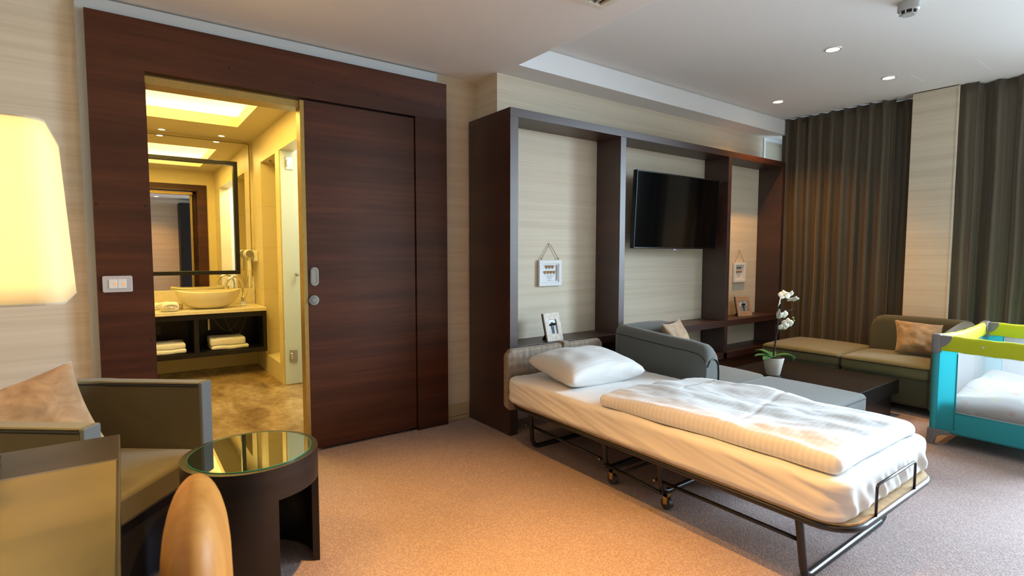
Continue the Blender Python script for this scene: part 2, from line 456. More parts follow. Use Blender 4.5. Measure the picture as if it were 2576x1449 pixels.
# skirting
w = MB(); w.box(1.973, 2.192, 3.553, 3.567, 0, .028); w.box(1.973, 2.192, 3.550, 3.567, .032, .125)
struct('baseboard_back', w, mat('beige_skirting', (.50, .42, .26), .5), bevel=.003)
# pale backing strip around the wooden surround
w = MB(); w.box(-.135, -.092, 3.535, 3.567, 0, 2.60); w.box(-.092, 1.915, 3.535, 3.567, 2.535, 2.60)
struct('trim_4', w, 'grey_trim')
# wooden surround of the sliding door
w = MB(); w.box(-.098, .145, 3.50, 3.566, 0, 2.527); w.box(.145, 1.973, 3.50, 3.566, 2.262, 2.527)
w.box(1.722, 1.973, 3.50, 3.566, 0, 2.262)
struct('door_1', w, 'wood')
dr = bpy.data.objects['door_1']
w = MB(); w.box(1.69, 1.722, 3.535, 3.566, 0, 2.262); w.box(.95, 1.69, 3.545, 3.566, 2.24, 2.262)
build('groove', w, 'wood_gap', dr)
w = MB(); w.box(.145, .97, 3.53, 3.66, 2.205, 2.245)
build('track_cover', w, 'brass', dr)
w = MB()
for x in (-.085, .125):
    for z in (.33, .82, 1.55): w.cyl((x, 3.4985, z), .006, .003, 12, 'y')
for x in (.55, 1.02, 1.45, 1.93): w.cyl((x, 3.4985, 2.36), .006, .003, 12, 'y')
build('screw_cap', w, 'pureblack', dr)
leaf = build('door_leaf', B(.965, 1.716, 3.512, 3.552, .018, 2.250), 'wood', dr, bevel=.002)
build('leaf_edge', B(.940, .965, 3.514, 3.60, .018, 2.248), 'brass', leaf)
def oval(cx, cz, hw, hh, r, n=8):
    o = []
    for qx, qz, a0 in ((cx + hw - r, cz + hh - r, 0), (cx - hw + r, cz + hh - r, 90), (cx - hw + r, cz - hh + r, 180), (cx + hw - r, cz - hh + r, 270)):
        o += [(qx + r * math.cos(math.radians(a0 + 90 * i / n)), qz + r * math.sin(math.radians(a0 + 90 * i / n))) for i in range(n + 1)]
    return o
def prism_y(mb, outl, y0, y1):
    n = len(outl); vs = [(x, y0, z) for x, z in outl] + [(x, y1, z) for x, z in outl]
    return mb.add(vs, [(k, (k + 1) % n, n + (k + 1) % n, n + k) for k in range(n)] + [tuple(range(n)), tuple(reversed(range(n, 2 * n)))])
def ring_y(mb, o1, o2, y0, y1):
    n = len(o1); vs = [(x, y0, z) for x, z in o1] + [(x, y0, z) for x, z in o2] + [(x, y1, z) for x, z in o1] + [(x, y1, z) for x, z in o2]
    fs = []
    for k in range(n):
        j = (k + 1) % n
        fs += [(k, j, n + j, n + k), (2 * n + k, 3 * n + k, 3 * n + j, 2 * n + j), (k, 2 * n + k, 2 * n + j, j), (n + k, n + j, 3 * n + j, 3 * n + k)]
    return mb.add(vs, fs)
w = MB(); ring_y(w, oval(1.005, 1.147, .026, .060, .026), oval(1.005, 1.147, .017, .050, .017), 3.505, 3.513)
h = build('door_handle', w, 'chrome', leaf, smooth='auto')
w = MB(); prism_y(w, oval(1.005, 1.147, .017, .050, .017), 3.510, 3.5125)
build('handle_recess', w, 'steel', h)
w = MB(); ring_y(w, oval(.998, .995, .032, .032, .0319), oval(.998, .995, .020, .020, .0199), 3.503, 3.513); w.cyl((.998, 3.506, .995), .0195, .007, 24, 'y')
k = build('door_lock', w, 'chrome', leaf, smooth='auto')
build('thumb_turn', B(.990, 1.006, 3.500, 3.506, .989, 1.001), 'steel', k)
# bathroom side casing
w = MB(); w.box(1.04, 1.15, 3.75, 3.785, 0, 2.27); w.box(.03, .13, 3.75, 3.785, 0, 2.27); w.box(.03, 1.15, 3.75, 3.785, 2.27, 2.35)
w.box(1.02, 1.04, 3.57, 3.785, 0, 2.27); w.box(.13, .15, 3.57, 3.785, 0, 2.2)
struct('trim_5', w, 'wood')

# ================================================================== BATHROOM
BX, YM = 1.266, 6.782
struct('wall_left', B(-.9, -.8, 3.75, 6.9, 0, 2.9), 'bathwall')
struct('wall_back', B(-.9, 2.5, YM, YM + .1, 0, 2.9), 'tile')
w = MB(); w.box(BX, BX + .14, 6.31, YM, 0, 2.56)            # pier by the mirror
w.box(BX, BX + .14, 5.50, 5.65, 0, 2.56)                     # pier between the openings
w.box(BX, BX + .14, 5.65, 6.31, 0, .19); w.box(BX, BX + .14, 5.65, 6.31, 2.27, 2.56)
w.box(BX, BX + .14, 4.25, 5.50, 2.277, 2.56); w.box(BX, BX + .14, 3.77, 4.25, 0, 2.56)
struct('wall_right', w, 'tile')
w = MB(); w.box(BX + .14, 2.1, 6.31, 6.40, 0, 2.56); w.box(2.0, 2.1, 5.60, 6.31, 0, 2.56); w.box(BX + .14, 2.0, 5.65, 6.31, 0, .19)
struct('wall_right', w, 'tile')
w = MB(); w.box(BX + .14, 2.4, 5.56, 5.65, 0, 2.56); w.box(2.3, 2.4, 3.77, 5.56, 0, 2.56); w.box(BX + .14, 2.4, 3.75, 3.77, 0, 2.56)
struct('wall_right', w, 'showertile')
# bathroom ceiling with light cove
w = MB(); rx0, rx1, ry0, ry1 = -.45, 1.01, 4.35, 6.045
w.box(-.9, rx0, 3.75, 6.9, 2.558, 2.66); w.box(rx1, 2.5, 3.75, 6.9, 2.558, 2.66)
w.box(rx0, rx1, 3.75, ry0, 2.558, 2.66); w.box(rx0, rx1, ry1, 6.9, 2.558, 2.66)
struct('ceiling', w, mat('bath_ceiling', (.64, .56, .36), .7))
w = MB(); w.box(-.9, 2.5, 3.75, 6.9, 2.86, 2.95)
w.box(rx0 - .2, rx0 - .16, ry0 - .2, ry1 + .2, 2.66, 2.86); w.box(rx1 + .16, rx1 + .2, ry0 - .2, ry1 + .2, 2.66, 2.86)
w.box(rx0 - .2, rx1 + .2, ry0 - .2, ry0 - .16, 2.66, 2.86); w.box(rx0 - .2, rx1 + .2, ry1 + .16, ry1 + .2, 2.66, 2.86)
struct('ceiling', w, mat('cove_paint', (.80, .74, .58), .8))
w = MB(); w.box(rx0 - .12, rx0 - .08, ry0 - .1, ry1 + .1, 2.661, 2.69); w.box(rx1 + .08, rx1 + .12, ry0 - .1, ry1 + .1, 2.661, 2.69)
w.box(rx0 - .05, rx1 + .05, ry0 - .12, ry0 - .08, 2.661, 2.69); w.box(rx0 - .05, rx1 + .05, ry1 + .08, ry1 + .12, 2.661, 2.69)
struct('trim_6', w, 'cove')
# frosted shower door (end panel)
t = thing('shower_door', (1.8, 5.47, 0), 'frosted white glass shower door with square steel hinges right of the bath niche', 'shower door')
build('glass_panel', B(1.272, 2.28, 5.462, 5.472, .01, 2.270), 'frost', t)
for z in (2.155, .288):
    hg = build('hinge', B(1.315, 1.385, 5.452, 5.461, z - .06, z + .06), 'steel', t, bevel=.002)
    build('hinge_knuckle', B(1.318, 1.335, 5.436, 5.452, z - .03, z + .03), 'chrome', hg, bevel=.004)
w = MB(); w.lathe([(.008, 0), (.008, .03), (.018, .035), (.018, .055), (.01, .058)], 16, X=Matrix.Translation((1.39, 5.461, 1.087)) @ Matrix.Rotation(PI / 2, 4, 'X'))
build('door_knob', w, 'steel', t, smooth='auto')
# wall mirror
t = build('wall_mirror', B(-.8, 1.235, 6.772, 6.782, .895, 2.53), 'mirror')
tag(t, 'large frameless mirror covering the wall behind the basin', 'mirror')
build('mirror_edge', MB().box(1.235, 1.238, 6.770, 6.782, .895, 2.53).box(-.8, 1.238, 6.770, 6.782, 2.53, 2.533).box(-.8, 1.238, 6.770, 6.782, .892, .895), 'pureblack', t)
# framed mirror
t = thing('framed_mirror', (.3, 6.74, 1.06), 'black framed mirror hanging in front of the big wall mirror', 'mirror')
fx0, fx1, fz0, fz1 = -.50, 1.105, 1.055, 2.312
w = MB(); w.box(fx0, fx1, 6.705, 6.765, fz0, fz0 + .042); w.box(fx0, fx1, 6.705, 6.765, fz1 - .042, fz1)
w.box(fx0, fx0 + .042, 6.705, 6.765, fz0 + .042, fz1 - .042); w.box(fx1 - .042, fx1, 6.705, 6.765, fz0 + .042, fz1 - .042)
build('frame', w, 'blackcube', t, bevel=.002)
build('mirror_glass', B(fx0 + .042, fx1 - .042, 6.745, 6.755, fz0 + .042, fz1 - .042), 'mirror', t)
# vanity
t = thing('vanity_cabinet', (.45, 6.5, .235), 'black open wall-hung vanity cabinet under the basin counter', 'cabinet')
w = MB(); w.box(-.45, 1.262, 6.20, 6.74, .235, .283); w.box(-.45, 1.262, 6.20, 6.74, .655, .675)
w.box(-.45, 1.262, 6.205, 6.235, .62, .655)
w.box(1.225, 1.262, 6.20, 6.74, .283, .655); w.box(-.45, -.41, 6.20, 6.74, .283, .655); w.box(.583, .624, 6.21, 6.74, .283, .655)
w.box(-.41, 1.225, 6.74, 6.75, .235, .675)
build('cabinet_body', w, 'blackcube', t)
build('wall_plate', B(.25, .33, 6.732, 6.74, .43, .53), mat('dark_plate', (.05, .045, .04), .4), t, bevel=.003)
w = MB(); w.tube([(.728, 6.36, .655), (.728, 6.36, .60)], .009); w.tube([(.728, 6.36, .60), (.728, 6.36, .49)], .017, 14)
build('drain_trap', w, 'steel', t, smooth='auto')
w = MB()
w.tube([(.76 + .34 * u, 6.42 + .1 * u, .655 - .22 * math.sin(PI * u) * (1 - .2 * u)) for u in [i / 16 for i in range(17)]], .004, 6)
w.tube([(.88 + .26 * u, 6.5, .655 - .26 * math.sin(PI * u)) for u in [i / 16 for i in range(17)]], .004, 6)
w.tube([(.66, 6.5, .60)] + [(.66 + .03 * math.cos(a), 6.5, .58 + .03 * math.sin(a)) for a in [i * .5 for i in range(12)]], .004, 6)
build('hose', w, mat('hose_grey', (.10, .10, .11), .4), t)
t = build('counter_slab', MB().box(-.45, 1.262, 6.185, 6.762, .675, .712).box(-.45, 1.262, 6.762, 6.772, .712, .893), 'counter', bevel=.004)
tag(t, 'pale limestone washbasin counter with low upstand under the mirrors', 'counter')
# basin
t = thing('wash_basin', (.74, 6.42, .712), 'cream oval boat-shaped stone basin on the bathroom counter', 'basin')
prof = []
N = 14
for i in range(N + 1):
    u = i / N; prof.append((.10 + .185 * math.sin(u * PI / 2) ** .9 * 1.0, .0 + .175 * (1 - math.cos(u * PI / 2)) ** .85))
inner = [(r - .014, z + .004) for r, z in reversed(prof)]
w = MB(); n = 40; allp = prof + inner; vs = []; fs = []
for r, z in allp:
    for k_ in range(n):
        a = 2 * PI * k_ / n; ext = 1 + .0 * z
        zz = z + .022 * abs(math.cos(a)) ** 3 * (z / .175)
        vs.append((.75 + r * 1.04 * math.cos(a), 6.42 + r * .68 * math.sin(a), .713 + zz))
for i in range(len(allp) - 1):
    for k_ in range(n): fs.append((i * n + k_, i * n + (k_ + 1) % n, (i + 1) * n + (k_ + 1) % n, (i + 1) * n + k_))
fs.append(tuple(reversed(range(n)))); fs.append(tuple((len(allp) - 1) * n + k_ for k_ in range(n)))
w.add(vs, fs); build('bowl', w, 'porcelain', t, smooth='auto')
build('drain', MB().cyl((.75, 6.42, .7175), .02, .004, 20), 'chrome', t)
# faucet
t = thing('basin_faucet', (1.09, 6.5, .712), 'chrome swan-neck faucet right of the oval basin', 'faucet')
w = MB(); w.box(1.062, 1.118, 6.475, 6.53, .712, .765)
build('faucet_base', w, 'chrome', t, bevel=.004)
pts = [(1.09, 6.5, .765), (1.09, 6.5, .90)] + [(1.09 - .085 * (1 - math.cos(a)), 6.5 - .02 * math.sin(a / 2), .93 + .105 * math.sin(a)) for a in [PI * i / 12 for i in range(13)]] + [(.92, 6.48, .90)]
build('spout', MB().tube(pts, .012, 12), 'chrome', t, smooth=True)
w = MB(); w.cyl((1.09, 6.5, .765), .024, .045, 16); w.tube([(1.112, 6.5, .795), (1.135, 6.49, .85)], .006)
build('lever', w, 'chrome', t, smooth='auto')
# towels
def towel(name, x0, x1, y0, y1, z0, z1, label, grp=None):
    def dd(p, n): return Vector((0, 0, fbm((p.x, p.y, p.z), 9, .006)))
    t = build(name, MB().soft(x0, x1, y0, y1, z0, z1, .018, 10, 8, 3, dd), 'terry', smooth=True)
    return tag(t, label, 'towel', grp)
towel('folded_towel', .20, .515, 6.24, 6.56, .284, .33, 'cream folded towel at the bottom of the left stack in the vanity', 'folded towels in the vanity')
towel('folded_towel', .21, .51, 6.25, 6.55, .332, .388, 'cream folded towel on top of the left stack in the vanity', 'folded towels in the vanity')
towel('folded_towel', .735, 1.09, 6.24, 6.58, .284, .326, 'cream folded towel at the bottom of the right stack in the vanity', 'folded towels in the vanity')
towel('folded_towel', .728, 1.06, 6.25, 6.57, .328, .402, 'thick cream folded towel on top of the right stack in the vanity', 'folded towels in the vanity')
# rolled towels on the counter
def rolled(cx, cy, cz, hw, hy, hz, label, yaw_=0):
    w = MB(); X = Matrix.Translation((cx, cy, cz)) @ Matrix.Rotation(yaw_, 4, 'Z')
    w.soft(-hw, hw, -hy, hy, 0, hz * 2, hz * .9, 8, 8, 4, lambda p, n: Vector((0, 0, fbm(p, 12, .006))), X)
    t = build('rolled_towel', w, 'terry', smooth=True)
    pts = [(-hw * .8, -hy - .001, hz * .55)]
    pts = [(hw * .75 * math.cos(a) * (1 - a / 16), -hy - .0005, hz + hz * .55 * math.sin(a) * (1 - a / 16)) for a in [i * .45 for i in range(26)]]
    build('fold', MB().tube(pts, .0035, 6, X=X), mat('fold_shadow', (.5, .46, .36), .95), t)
    return tag(t, label, 'towel')
rolled(.385, 6.29, .713, .082, .07, .048, 'white rolled hand towel in front on the bathroom counter', .05)
rolled(.36, 6.55, .713, .13, .05, .036, 'white rolled towel lying behind the front roll on the counter')
w = MB(); w.lathe([(.018, 0), (.024, .004), (.026, .045), (.024, .06), (.021, .06), (.022, .008)], 20, (.49, 6.45, .713))
tag(build('drinking_glass', w, mat('clear_tumbler', (.85, .80, .68), .05, trans=.95), smooth='auto'), 'small glass tumbler between towel roll and basin', 'glass')
# hair dryer on side wall
t = thing('hair_dryer', (1.24, 6.62, 1.2), 'white wall-mounted hair dryer with coiled cord beside the mirror', 'hair dryer')
build('wall_bracket', B(1.222, 1.265, 6.56, 6.70, 1.20, 1.32), 'white_plastic', t, bevel=.008)
w = MB(); w.cyl((1.175, 6.545, 1.285), .047, .13, 28, 'y')
bd = build('dryer_body', w, 'white_plastic', t, smooth='auto', bevel=.008)
build('intake_grille', MB().cyl((1.175, 6.537, 1.285), .040, .009, 28, 'y'), 'steel', bd, smooth='auto')
w = MB(); w.soft(1.165, 1.195, 6.57, 6.60, 1.09, 1.26, .012, 2, 2, 6)
build('dryer_handle', w, 'white_plastic', t, smooth=True)
pts = [(1.18, 6.585, 1.09), (1.178, 6.58, 1.02), (1.17, 6.57, .93), (1.165, 6.56, .875), (1.19, 6.56, .85), (1.21, 6.57, .88), (1.215, 6.59, .95), (1.212, 6.6, 1.02), (1.215, 6.62, .95)]
coil = [(1.214 + .010 * math.cos(i * .9), 6.60 + .010 * math.sin(i * .9), 1.03 - i * .0022) for i in range(110)]
w = MB(); w.tube(pts, .005, 6); w.tube(coil, .0028, 5)
build('cord', w, 'white_plastic', t, smooth=True)
# downlights
def downlight(x, y, z, label, grp, r=.038, tilt=False):
    t = thing('ceiling_downlight', (x, y, z - .006), label, 'ceiling light', grp)
    w = MB(); w.lathe([(r + .014, 0), (r + .012, -.005), (r + .002, -.006), (r, 0)], 28, (x, y, z), caps=False)
    build('trim_ring', w, 'ring', t, smooth='auto')
    build('lamp_disc', MB().cyl((x, y, z - .004), r - .003, .003, 24), 'bulb', t)
    return t
downlight(.40, 6.60, 2.558, 'left recessed downlight above the bathroom mirrors', 'downlights above the bathroom mirror', .028)
downlight(.94, 6.58, 2.558, 'right recessed downlight above the bathroom mirrors', 'downlights above the bathroom mirror', .028)
t = build('niche_sprinkler', MB().lathe([(.012, 0), (.02, -.004), (.008, -.008), (.006, -.03), (.014, -.034), (.002, -.036)], 14, (1.33, 6.15, 2.269)), 'steel', smooth='auto')
tag(t, 'tiny steel sprinkler under the top of the bath niche', 'sprinkler')
# light switch
t = thing('light_switch', (-.01, 3.49, 1.09), 'silver double light switch plate on the dark wood left of the doorway', 'switch')
w = MB(); prism_y(w, oval(-.011, 1.133, .064, .043, .008), 3.490, 3.4995)
build('switch_plate', w, 'silver_plastic', t, bevel=.002)
for x in (-.030, .008):
    rk = build('rocker', B(x - .0185, x + .0185, 3.486, 3.492, 1.110, 1.158), 'white_plastic', t, bevel=.002)
    build('pilot_light', MB().cyl((x + .008, 3.4845, 1.134), .006, .002, 16, 'y'), 'orangelight', rk)

# ================================================================== BOOKCASE
t = thing('bookcase', (4.06, 3.14, 0), 'tall dark mahogany wall unit with three open bays on the back wall', 'bookcase')
yb = 3.007; bk = 3.276
def bpart(n, *a): return build(n, B(*a), 'shelfwood', t, bevel=.0015)
bpart('side_panel', 2.192, 2.262, yb, 3.545, 0, 2.239)
bpart('side_panel', 3.297, 3.362, yb, bk, 0, 2.239)
bpart('side_panel', 4.838, 4.893, yb, bk, .245, 2.239)
bpart('side_panel', 5.870, 5.93, yb, bk, .245, 2.239)
w = MB(); w.box(2.192, 5.93, yb, bk, 2.239, 2.297); w.box(2.192, 2.266, bk, 3.545, 2.239, 2.297)
build('top_board', w, 'shelfwood', t, bevel=.0015)
bpart('shelf', 2.262, 3.297, yb, bk, .575, .635)
bpart('shelf', 3.362, 4.838, yb, bk, .568, .630)
bpart('shelf', 4.893, 5.870, yb, bk, .568, .628)
bpart('bottom_board', 3.362, 5.93, yb, bk, .245, .305)
bpart('plinth', 3.362, 5.93, yb + .08, bk, 0, .245)
# TV
t = thing('television', (4.18, 3.15, 1.34), 'black flat-screen television mounted in the middle bay of the wall unit', 'television')
Xtv = Matrix.Translation((4.18, 3.10, 1.34)) @ Matrix.Rotation(math.radians(2.6), 4, 'X')
tw = .605; th = .672
def prism_like(): pass
build('housing', MB().box(-tw, tw, 0, .045, 0, th, Xtv), 'black_plastic', t, bevel=.004)
build('screen', MB().box(-tw + .010, tw - .010, -.0015, .0, .014, th - .010, Xtv), 'screen', t)
build('wall_bracket', MB().box(-.2, .2, .045, .10, .2, .45, Xtv).box(-.05, .05, .08, .165, .25, .4, Xtv), 'black_metal', t)
w = MB(); w.box(-.045, -.015, .01, .03, -.014, 0, Xtv)
w.tube([(.0, .02, 0), (.005, .02, -.012), (.02, .02, -.018), (.035, .02, -.012), (.04, .02, 0)], .0035, 6, X=Xtv)
build('sensor', w, 'silver_plastic', t)

# hanging frames
def text_mesh(name, body, size, m, parent, X, depth=.0006, align='CENTER'):
    cu = bpy.data.curves.new(name, 'FONT'); cu.body = body; cu.size = size; cu.align_x = align; cu.extrude = depth
    tmp = bpy.data.objects.new('tmp', cu); col.objects.link(tmp)
    dg = bpy.context.evaluated_depsgraph_get(); me = tmp.evaluated_get(dg).to_mesh()
    w = MB(); w.add([tuple(v.co) for v in me.vertices], [tuple(p.vertices) for p in me.polygons], X)
    bpy.data.objects.remove(tmp, do_unlink=True)
    return build(name, w, m, parent)
def heart(cx, cz, s):
    o = []
    for i in range(24):
        a = 2 * PI * i / 24
        x = 16 * math.sin(a) ** 3; y = 13 * math.cos(a) - 5 * math.cos(2 * a) - 2 * math.cos(3 * a) - math.cos(4 * a)
        o.append((cx + x / 16 * s, cz + y / 16 * s))
    return o
def love_frame(x0, x1, z0, z1, apex, label):
    y1 = 3.276; cx = (x0 + x1) / 2; W = (x1 - x0) / 2; H = (z1 - z0) / 2; cz = (z0 + z1) / 2
    t = thing('hanging_frame', (cx, y1 - .01, z0), label, 'picture frame', 'white heart-word frames hung on twine')
    w = MB(); ring_y(w, [(cx - W, z0), (cx + W, z0), (cx + W, z1), (cx - W, z1)], [(cx - W + .030, z0 + .030), (cx + W - .030, z0 + .030), (cx + W - .030, z1 - .030), (cx - W + .030, z1 - .030)], y1 - .026, y1 - .002)
    build('frame', w, 'white', t, bevel=.003)
    w = MB(); a = .030; b_ = .040; ring_y(w, [(cx - W + a, z0 + a), (cx + W - a, z0 + a), (cx + W - a, z1 - a), (cx - W + a, z1 - a)], [(cx - W + b_, z0 + b_), (cx + W - b_, z0 + b_), (cx + W - b_, z1 - b_), (cx - W + b_, z1 - b_)], y1 - .020, y1 - .002)
    build('inner_moulding', w, 'white', t, bevel=.002)
    cd = build('card', B(cx - W + b_, cx + W - b_, y1 - .007, y1 - .004, z0 + b_, z1 - b_), 'card', t)
    R = Matrix.Rotation(PI / 2, 4, 'X')
    for row, (word, zz) in enumerate((('OUR', cz + .048), ('LOVE', cz + .006))):
        n = len(word)
        for i, ch in enumerate(word):
            hx = cx + (i - (n - 1) / 2) * .031
            w = MB(); prism_y(w, heart(hx, zz, .0155), y1 - .012, y1 - .007)
            ho = build('heart', w, 'heart', t, bevel=.001)
            text_mesh('letter', ch, .021, 'pureblack', ho, Matrix.Translation((hx, y1 - .0123, zz - .0065)) @ R)
    for i, ln in enumerate(('is what makes', 'this house', 'a home.')):
        text_mesh('caption', ln, .0125, 'ink', t, Matrix.Translation((cx, y1 - .0073, cz - .028 - i * .0165)) @ R, .0002)
    w = MB()
    for sx in (-1, 1):
        w.tube([(cx + sx * W * .78, y1 - .014, z1 - .004), (cx + sx * W * .74, y1 - .014, z1 + .012), (cx, y1 - .010, apex)], .0022, 6)
        w.lathe([(.0, -.006), (.006, -.003), (.006, .003), (.0, .006)], 8, (cx + sx * W * .75, y1 - .014, z1 + .012))
    build('twine', w, 'rope', t)
    build('nail', MB().cyl((cx, y1 - .014, apex - .001), .003, .016, 10, 'y'), 'steel', t)
love_frame(2.655, 2.888, 1.037, 1.243, 1.376, 'white heart-word frame hung on twine in the left bay above the bed pillow')
love_frame(5.390, 5.618, .982, 1.200, 1.333, 'white heart-word frame hung on twine in the narrow right bay beside the curtain')

# standing photo frames
def photo_frame(cx, cy, z0, wd, ht, yaw_, tilt, fm, label):
    X = Matrix.Translation((cx, cy, z0)) @ Matrix.Rotation(yaw_, 4, 'Z') @ Matrix.Rotation(-tilt, 4, 'X')
    X0 = Matrix.Translation((cx, cy, z0)) @ Matrix.Rotation(yaw_, 4, 'Z')
    t = thing('photo_frame', (cx, cy, z0), label, 'photo frame', 'standing photo frames on the shelves')
    W = wd / 2
    def ring(y0_, y1_, a, b2):
        w = MB(); ring_y(w, [(-W + a, a), (W - a, a), (W - a, ht - a), (-W + a, ht - a)], [(-W + b2, b2 + .012), (W - b2, b2 + .012), (W - b2, ht - b2 - .012), (-W + b2, ht - b2 - .012)], y0_, y1_)
        return MB().add([tuple(X @ Vector(p)) for p in w.v], w.f)
    build('frame', ring(-.004, .010, 0, .040), fm, t, bevel=.001)
    build('backing', MB().box(-W, W, .010, .020, 0, ht, X), 'pureblack', t)
    ph = build('photo', MB().box(-W + .039, W - .039, .006, .009, .050, ht - .050, X), 'photo_grey', t)
    build('lake', MB().box(-W + .039, W - .039, .0055, .006, .050, .050 + (ht - .1) * .55, X), 'photo_mid', ph)
    w = MB()
    def blob(ox, oz, rx, rz): w.add([(ox + rx * math.cos(a), .0045, oz + rz * math.sin(a)) for a in [2 * PI * i / 16 for i in range(16)]] + [(ox + rx * math.cos(a), .0055, oz + rz * math.sin(a)) for a in [2 * PI * i / 16 for i in range(16)]], [tuple(range(16)), tuple(reversed(range(16, 32)))] + [(i, (i + 1) % 16, 16 + (i + 1) % 16, 16 + i) for i in range(16)], X)
    def limb(p, q, r0, r1): 
        P = [(p[0] + (q[0] - p[0]) * i / 4, .0035, p[1] + (q[1] - p[1]) * i / 4) for i in range(5)]
        w.tube(P, r0, 8, X=X @ Matrix.Diagonal((1, .3, 1, 1)) @ Matrix.Translation((0, .004, 0)), rs=[r0 + (r1 - r0) * i / 4 for i in range(5)])
    zc = .056
    for sx in (-1, 1):
        limb((sx * .0075, zc + .078), (sx * .0065, zc + .088), .0045, .0045)      # head
        limb((sx * .0070, zc + .074), (sx * .0075, zc + .040), .0075, .0055)      # torso
        limb((sx * .0060, zc + .042), (sx * .0095, zc + .002), .0042, .0025)
        limb((sx * .0090, zc + .042), (sx * .0045, zc + .002), .0042, .0025)
        limb((sx * .0120, zc + .070), (-sx * .002, zc + .056), .0028, .0022)      # embracing arm
    build('couple_silhouette', w, 'photo_dark', ph)
    w = MB(); w.add([(-.03, .02, ht * .62), (.03, .02, ht * .62), (.03, .11, .0), (-.03, .11, .0), (-.03, .024, ht * .62), (.03, .024, ht * .62), (.03, .116, .0), (-.03, .116, .0)],
                    [(0, 1, 2, 3), (7, 6, 5, 4), (0, 4, 5, 1), (1, 5, 6, 2), (2, 6, 7, 3), (3, 7, 4, 0)], X0)
    build('easel_back', w, 'pureblack', t)
photo_frame(2.640, 3.035, .636, .165, .215, .08, .26, 'frame_wood', 'whitewashed wooden frame with couple photo standing on the left bay shelf')
photo_frame(5.375, 3.10, .629, .205, .215, -.20, .24, 'frame_wood2', 'tan wooden frame with couple photo standing on the right bay shelf')

# ================================================================== FOLDING BED
t = thing('folding_bed', (2.49, 1.85, 0), 'black steel folding guest bed frame with quilted taupe headboard in front of the wall unit', 'bed')
bx0, bx1, by0, by1, bz = 2.04, 2.945, .765, 2.82, .300
def rr(x0, x1, y0, y1, r, z, n=6):
    p = []
    for cx_, cy_, a0 in ((x1 - r, y1 - r, 0), (x0 + r, y1 - r, 90), (x0 + r, y0 + r, 180), (x1 - r, y0 + r, 270)):
        p += [(a, b_, z) for a, b_ in arc(cx_, cy_, r, a0, a0 + 90, n)]
    return p
build('bed_rail', MB().tube(rr(bx0, bx1, by0, by1, .13, bz), .013, 10, True), 'black_metal', t, smooth=True)
w = MB(); o_ = [(a, b_) for a, b_, _ in rr(bx0, bx1, by0, by1, .13, 0)]
w.prism(o_, bz + .012, bz + .020); build('base_board', w, 'plywood', t)
w = MB()
for i in range(7): w.box(bx0 + .02, bx1 - .02, by0 + .18 + i * .27, by0 + .21 + i * .27, bz + .003, bz + .013)
build('slat', w, 'black_metal', t)
def uleg(name, y0, y1, z1, xa=2.163, xb=2.945, r=.0155):
    p = [(xa - .02, y0, bz - .01), (xa, y0, bz - .08), (xa, y1, z1 + .05), (xa + .015, y1, z1 + .015), (xa + .05, y1, z1)]
    q = [(xb - .05, y1, z1), (xb - .015, y1, z1 + .015), (xb, y1, z1 + .05), (xb, y0, bz - .08), (xb - .015, y0, bz - .01)]
    return build(name, MB().tube(p + q, r, 10), 'black_metal', t, smooth=True)
uleg('leg', 2.735, 2.715, .016)
uleg('leg', .975, .957, .016, 2.132)
uleg('leg', 2.065, 2.055, .088)
uleg('leg', 1.682, 1.672, .088)
for x in (2.163, 2.945):
    w = MB(); w.tube([(x, 2.76, .156), (x, 2.085, .135)], .009); build('brace', w, 'black_metal', t, smooth=True)
    w = MB(); w.tube([(x, 1.70, .150), (x, .97, .150)], .009); build('brace', w, 'black_metal', t, smooth=True)
    w = MB(); w.tube([(x, 2.06, .115), (x, 1.67, .090)], .010); build('brace', w, 'black_metal', t, smooth=True)
w = MB()
for y in (1.98, 1.92): w.tube([(2.165, y, .115), (2.945, y, .115)], .008)
build('cross_bar', w, 'black_metal', t, smooth=True)
for y, z in ((2.74, .30), (2.76, .156), (2.07, .30), (2.085, .137), (1.69, .30), (1.70, .150), (.99, .27), (.972, .150)):
    build('rivet', MB().cyl((2.143 if z < .2 else 2.128, y, z), .006, .012, 10, 'x'), 'steel', t)
for x in (2.20, 2.90):
    for y in (2.03, 1.66):
        cs = build('caster', MB().cyl((x - .012, y, .030), .030, .024, 18, 'x'), mat('wheel_rubber', (.035, .037, .045), .4), t, smooth='auto')
        build('caster_fork', MB().box(x - .018, x - .014, y - .012, y + .012, .03, .085).box(x + .014, x + .018, y - .012, y + .012, .03, .085).box(x - .018, x + .018, y - .012, y + .012, .068, .085), 'brass', cs)
w = MB(); yy = .762
w.tube([(2.265, yy, .30), (2.265, yy, .420), (2.275, yy, .430), (2.655, yy, .430), (2.665, yy, .420), (2.665, yy, .30)], .0055, 8)
build('mattress_guard', w, 'black_metal', t, smooth=True)
# headboard (quilted)
def quilt(p, n):
    if abs(n.y) < .7: return Vector((0, 0, 0))
    s = .052; a = min(abs(math.sin(PI * (p.x) / s)), 1) ; b_ = abs(math.sin(PI * p.z / s))
    return Vector((0, n.y * (.010 * (min(a, b_) ** .45) - .006), 0))
w = MB(); w.soft(2.055, 2.96, 2.85, 2.905, .235, .655, .026, 72, 1, 34, quilt)
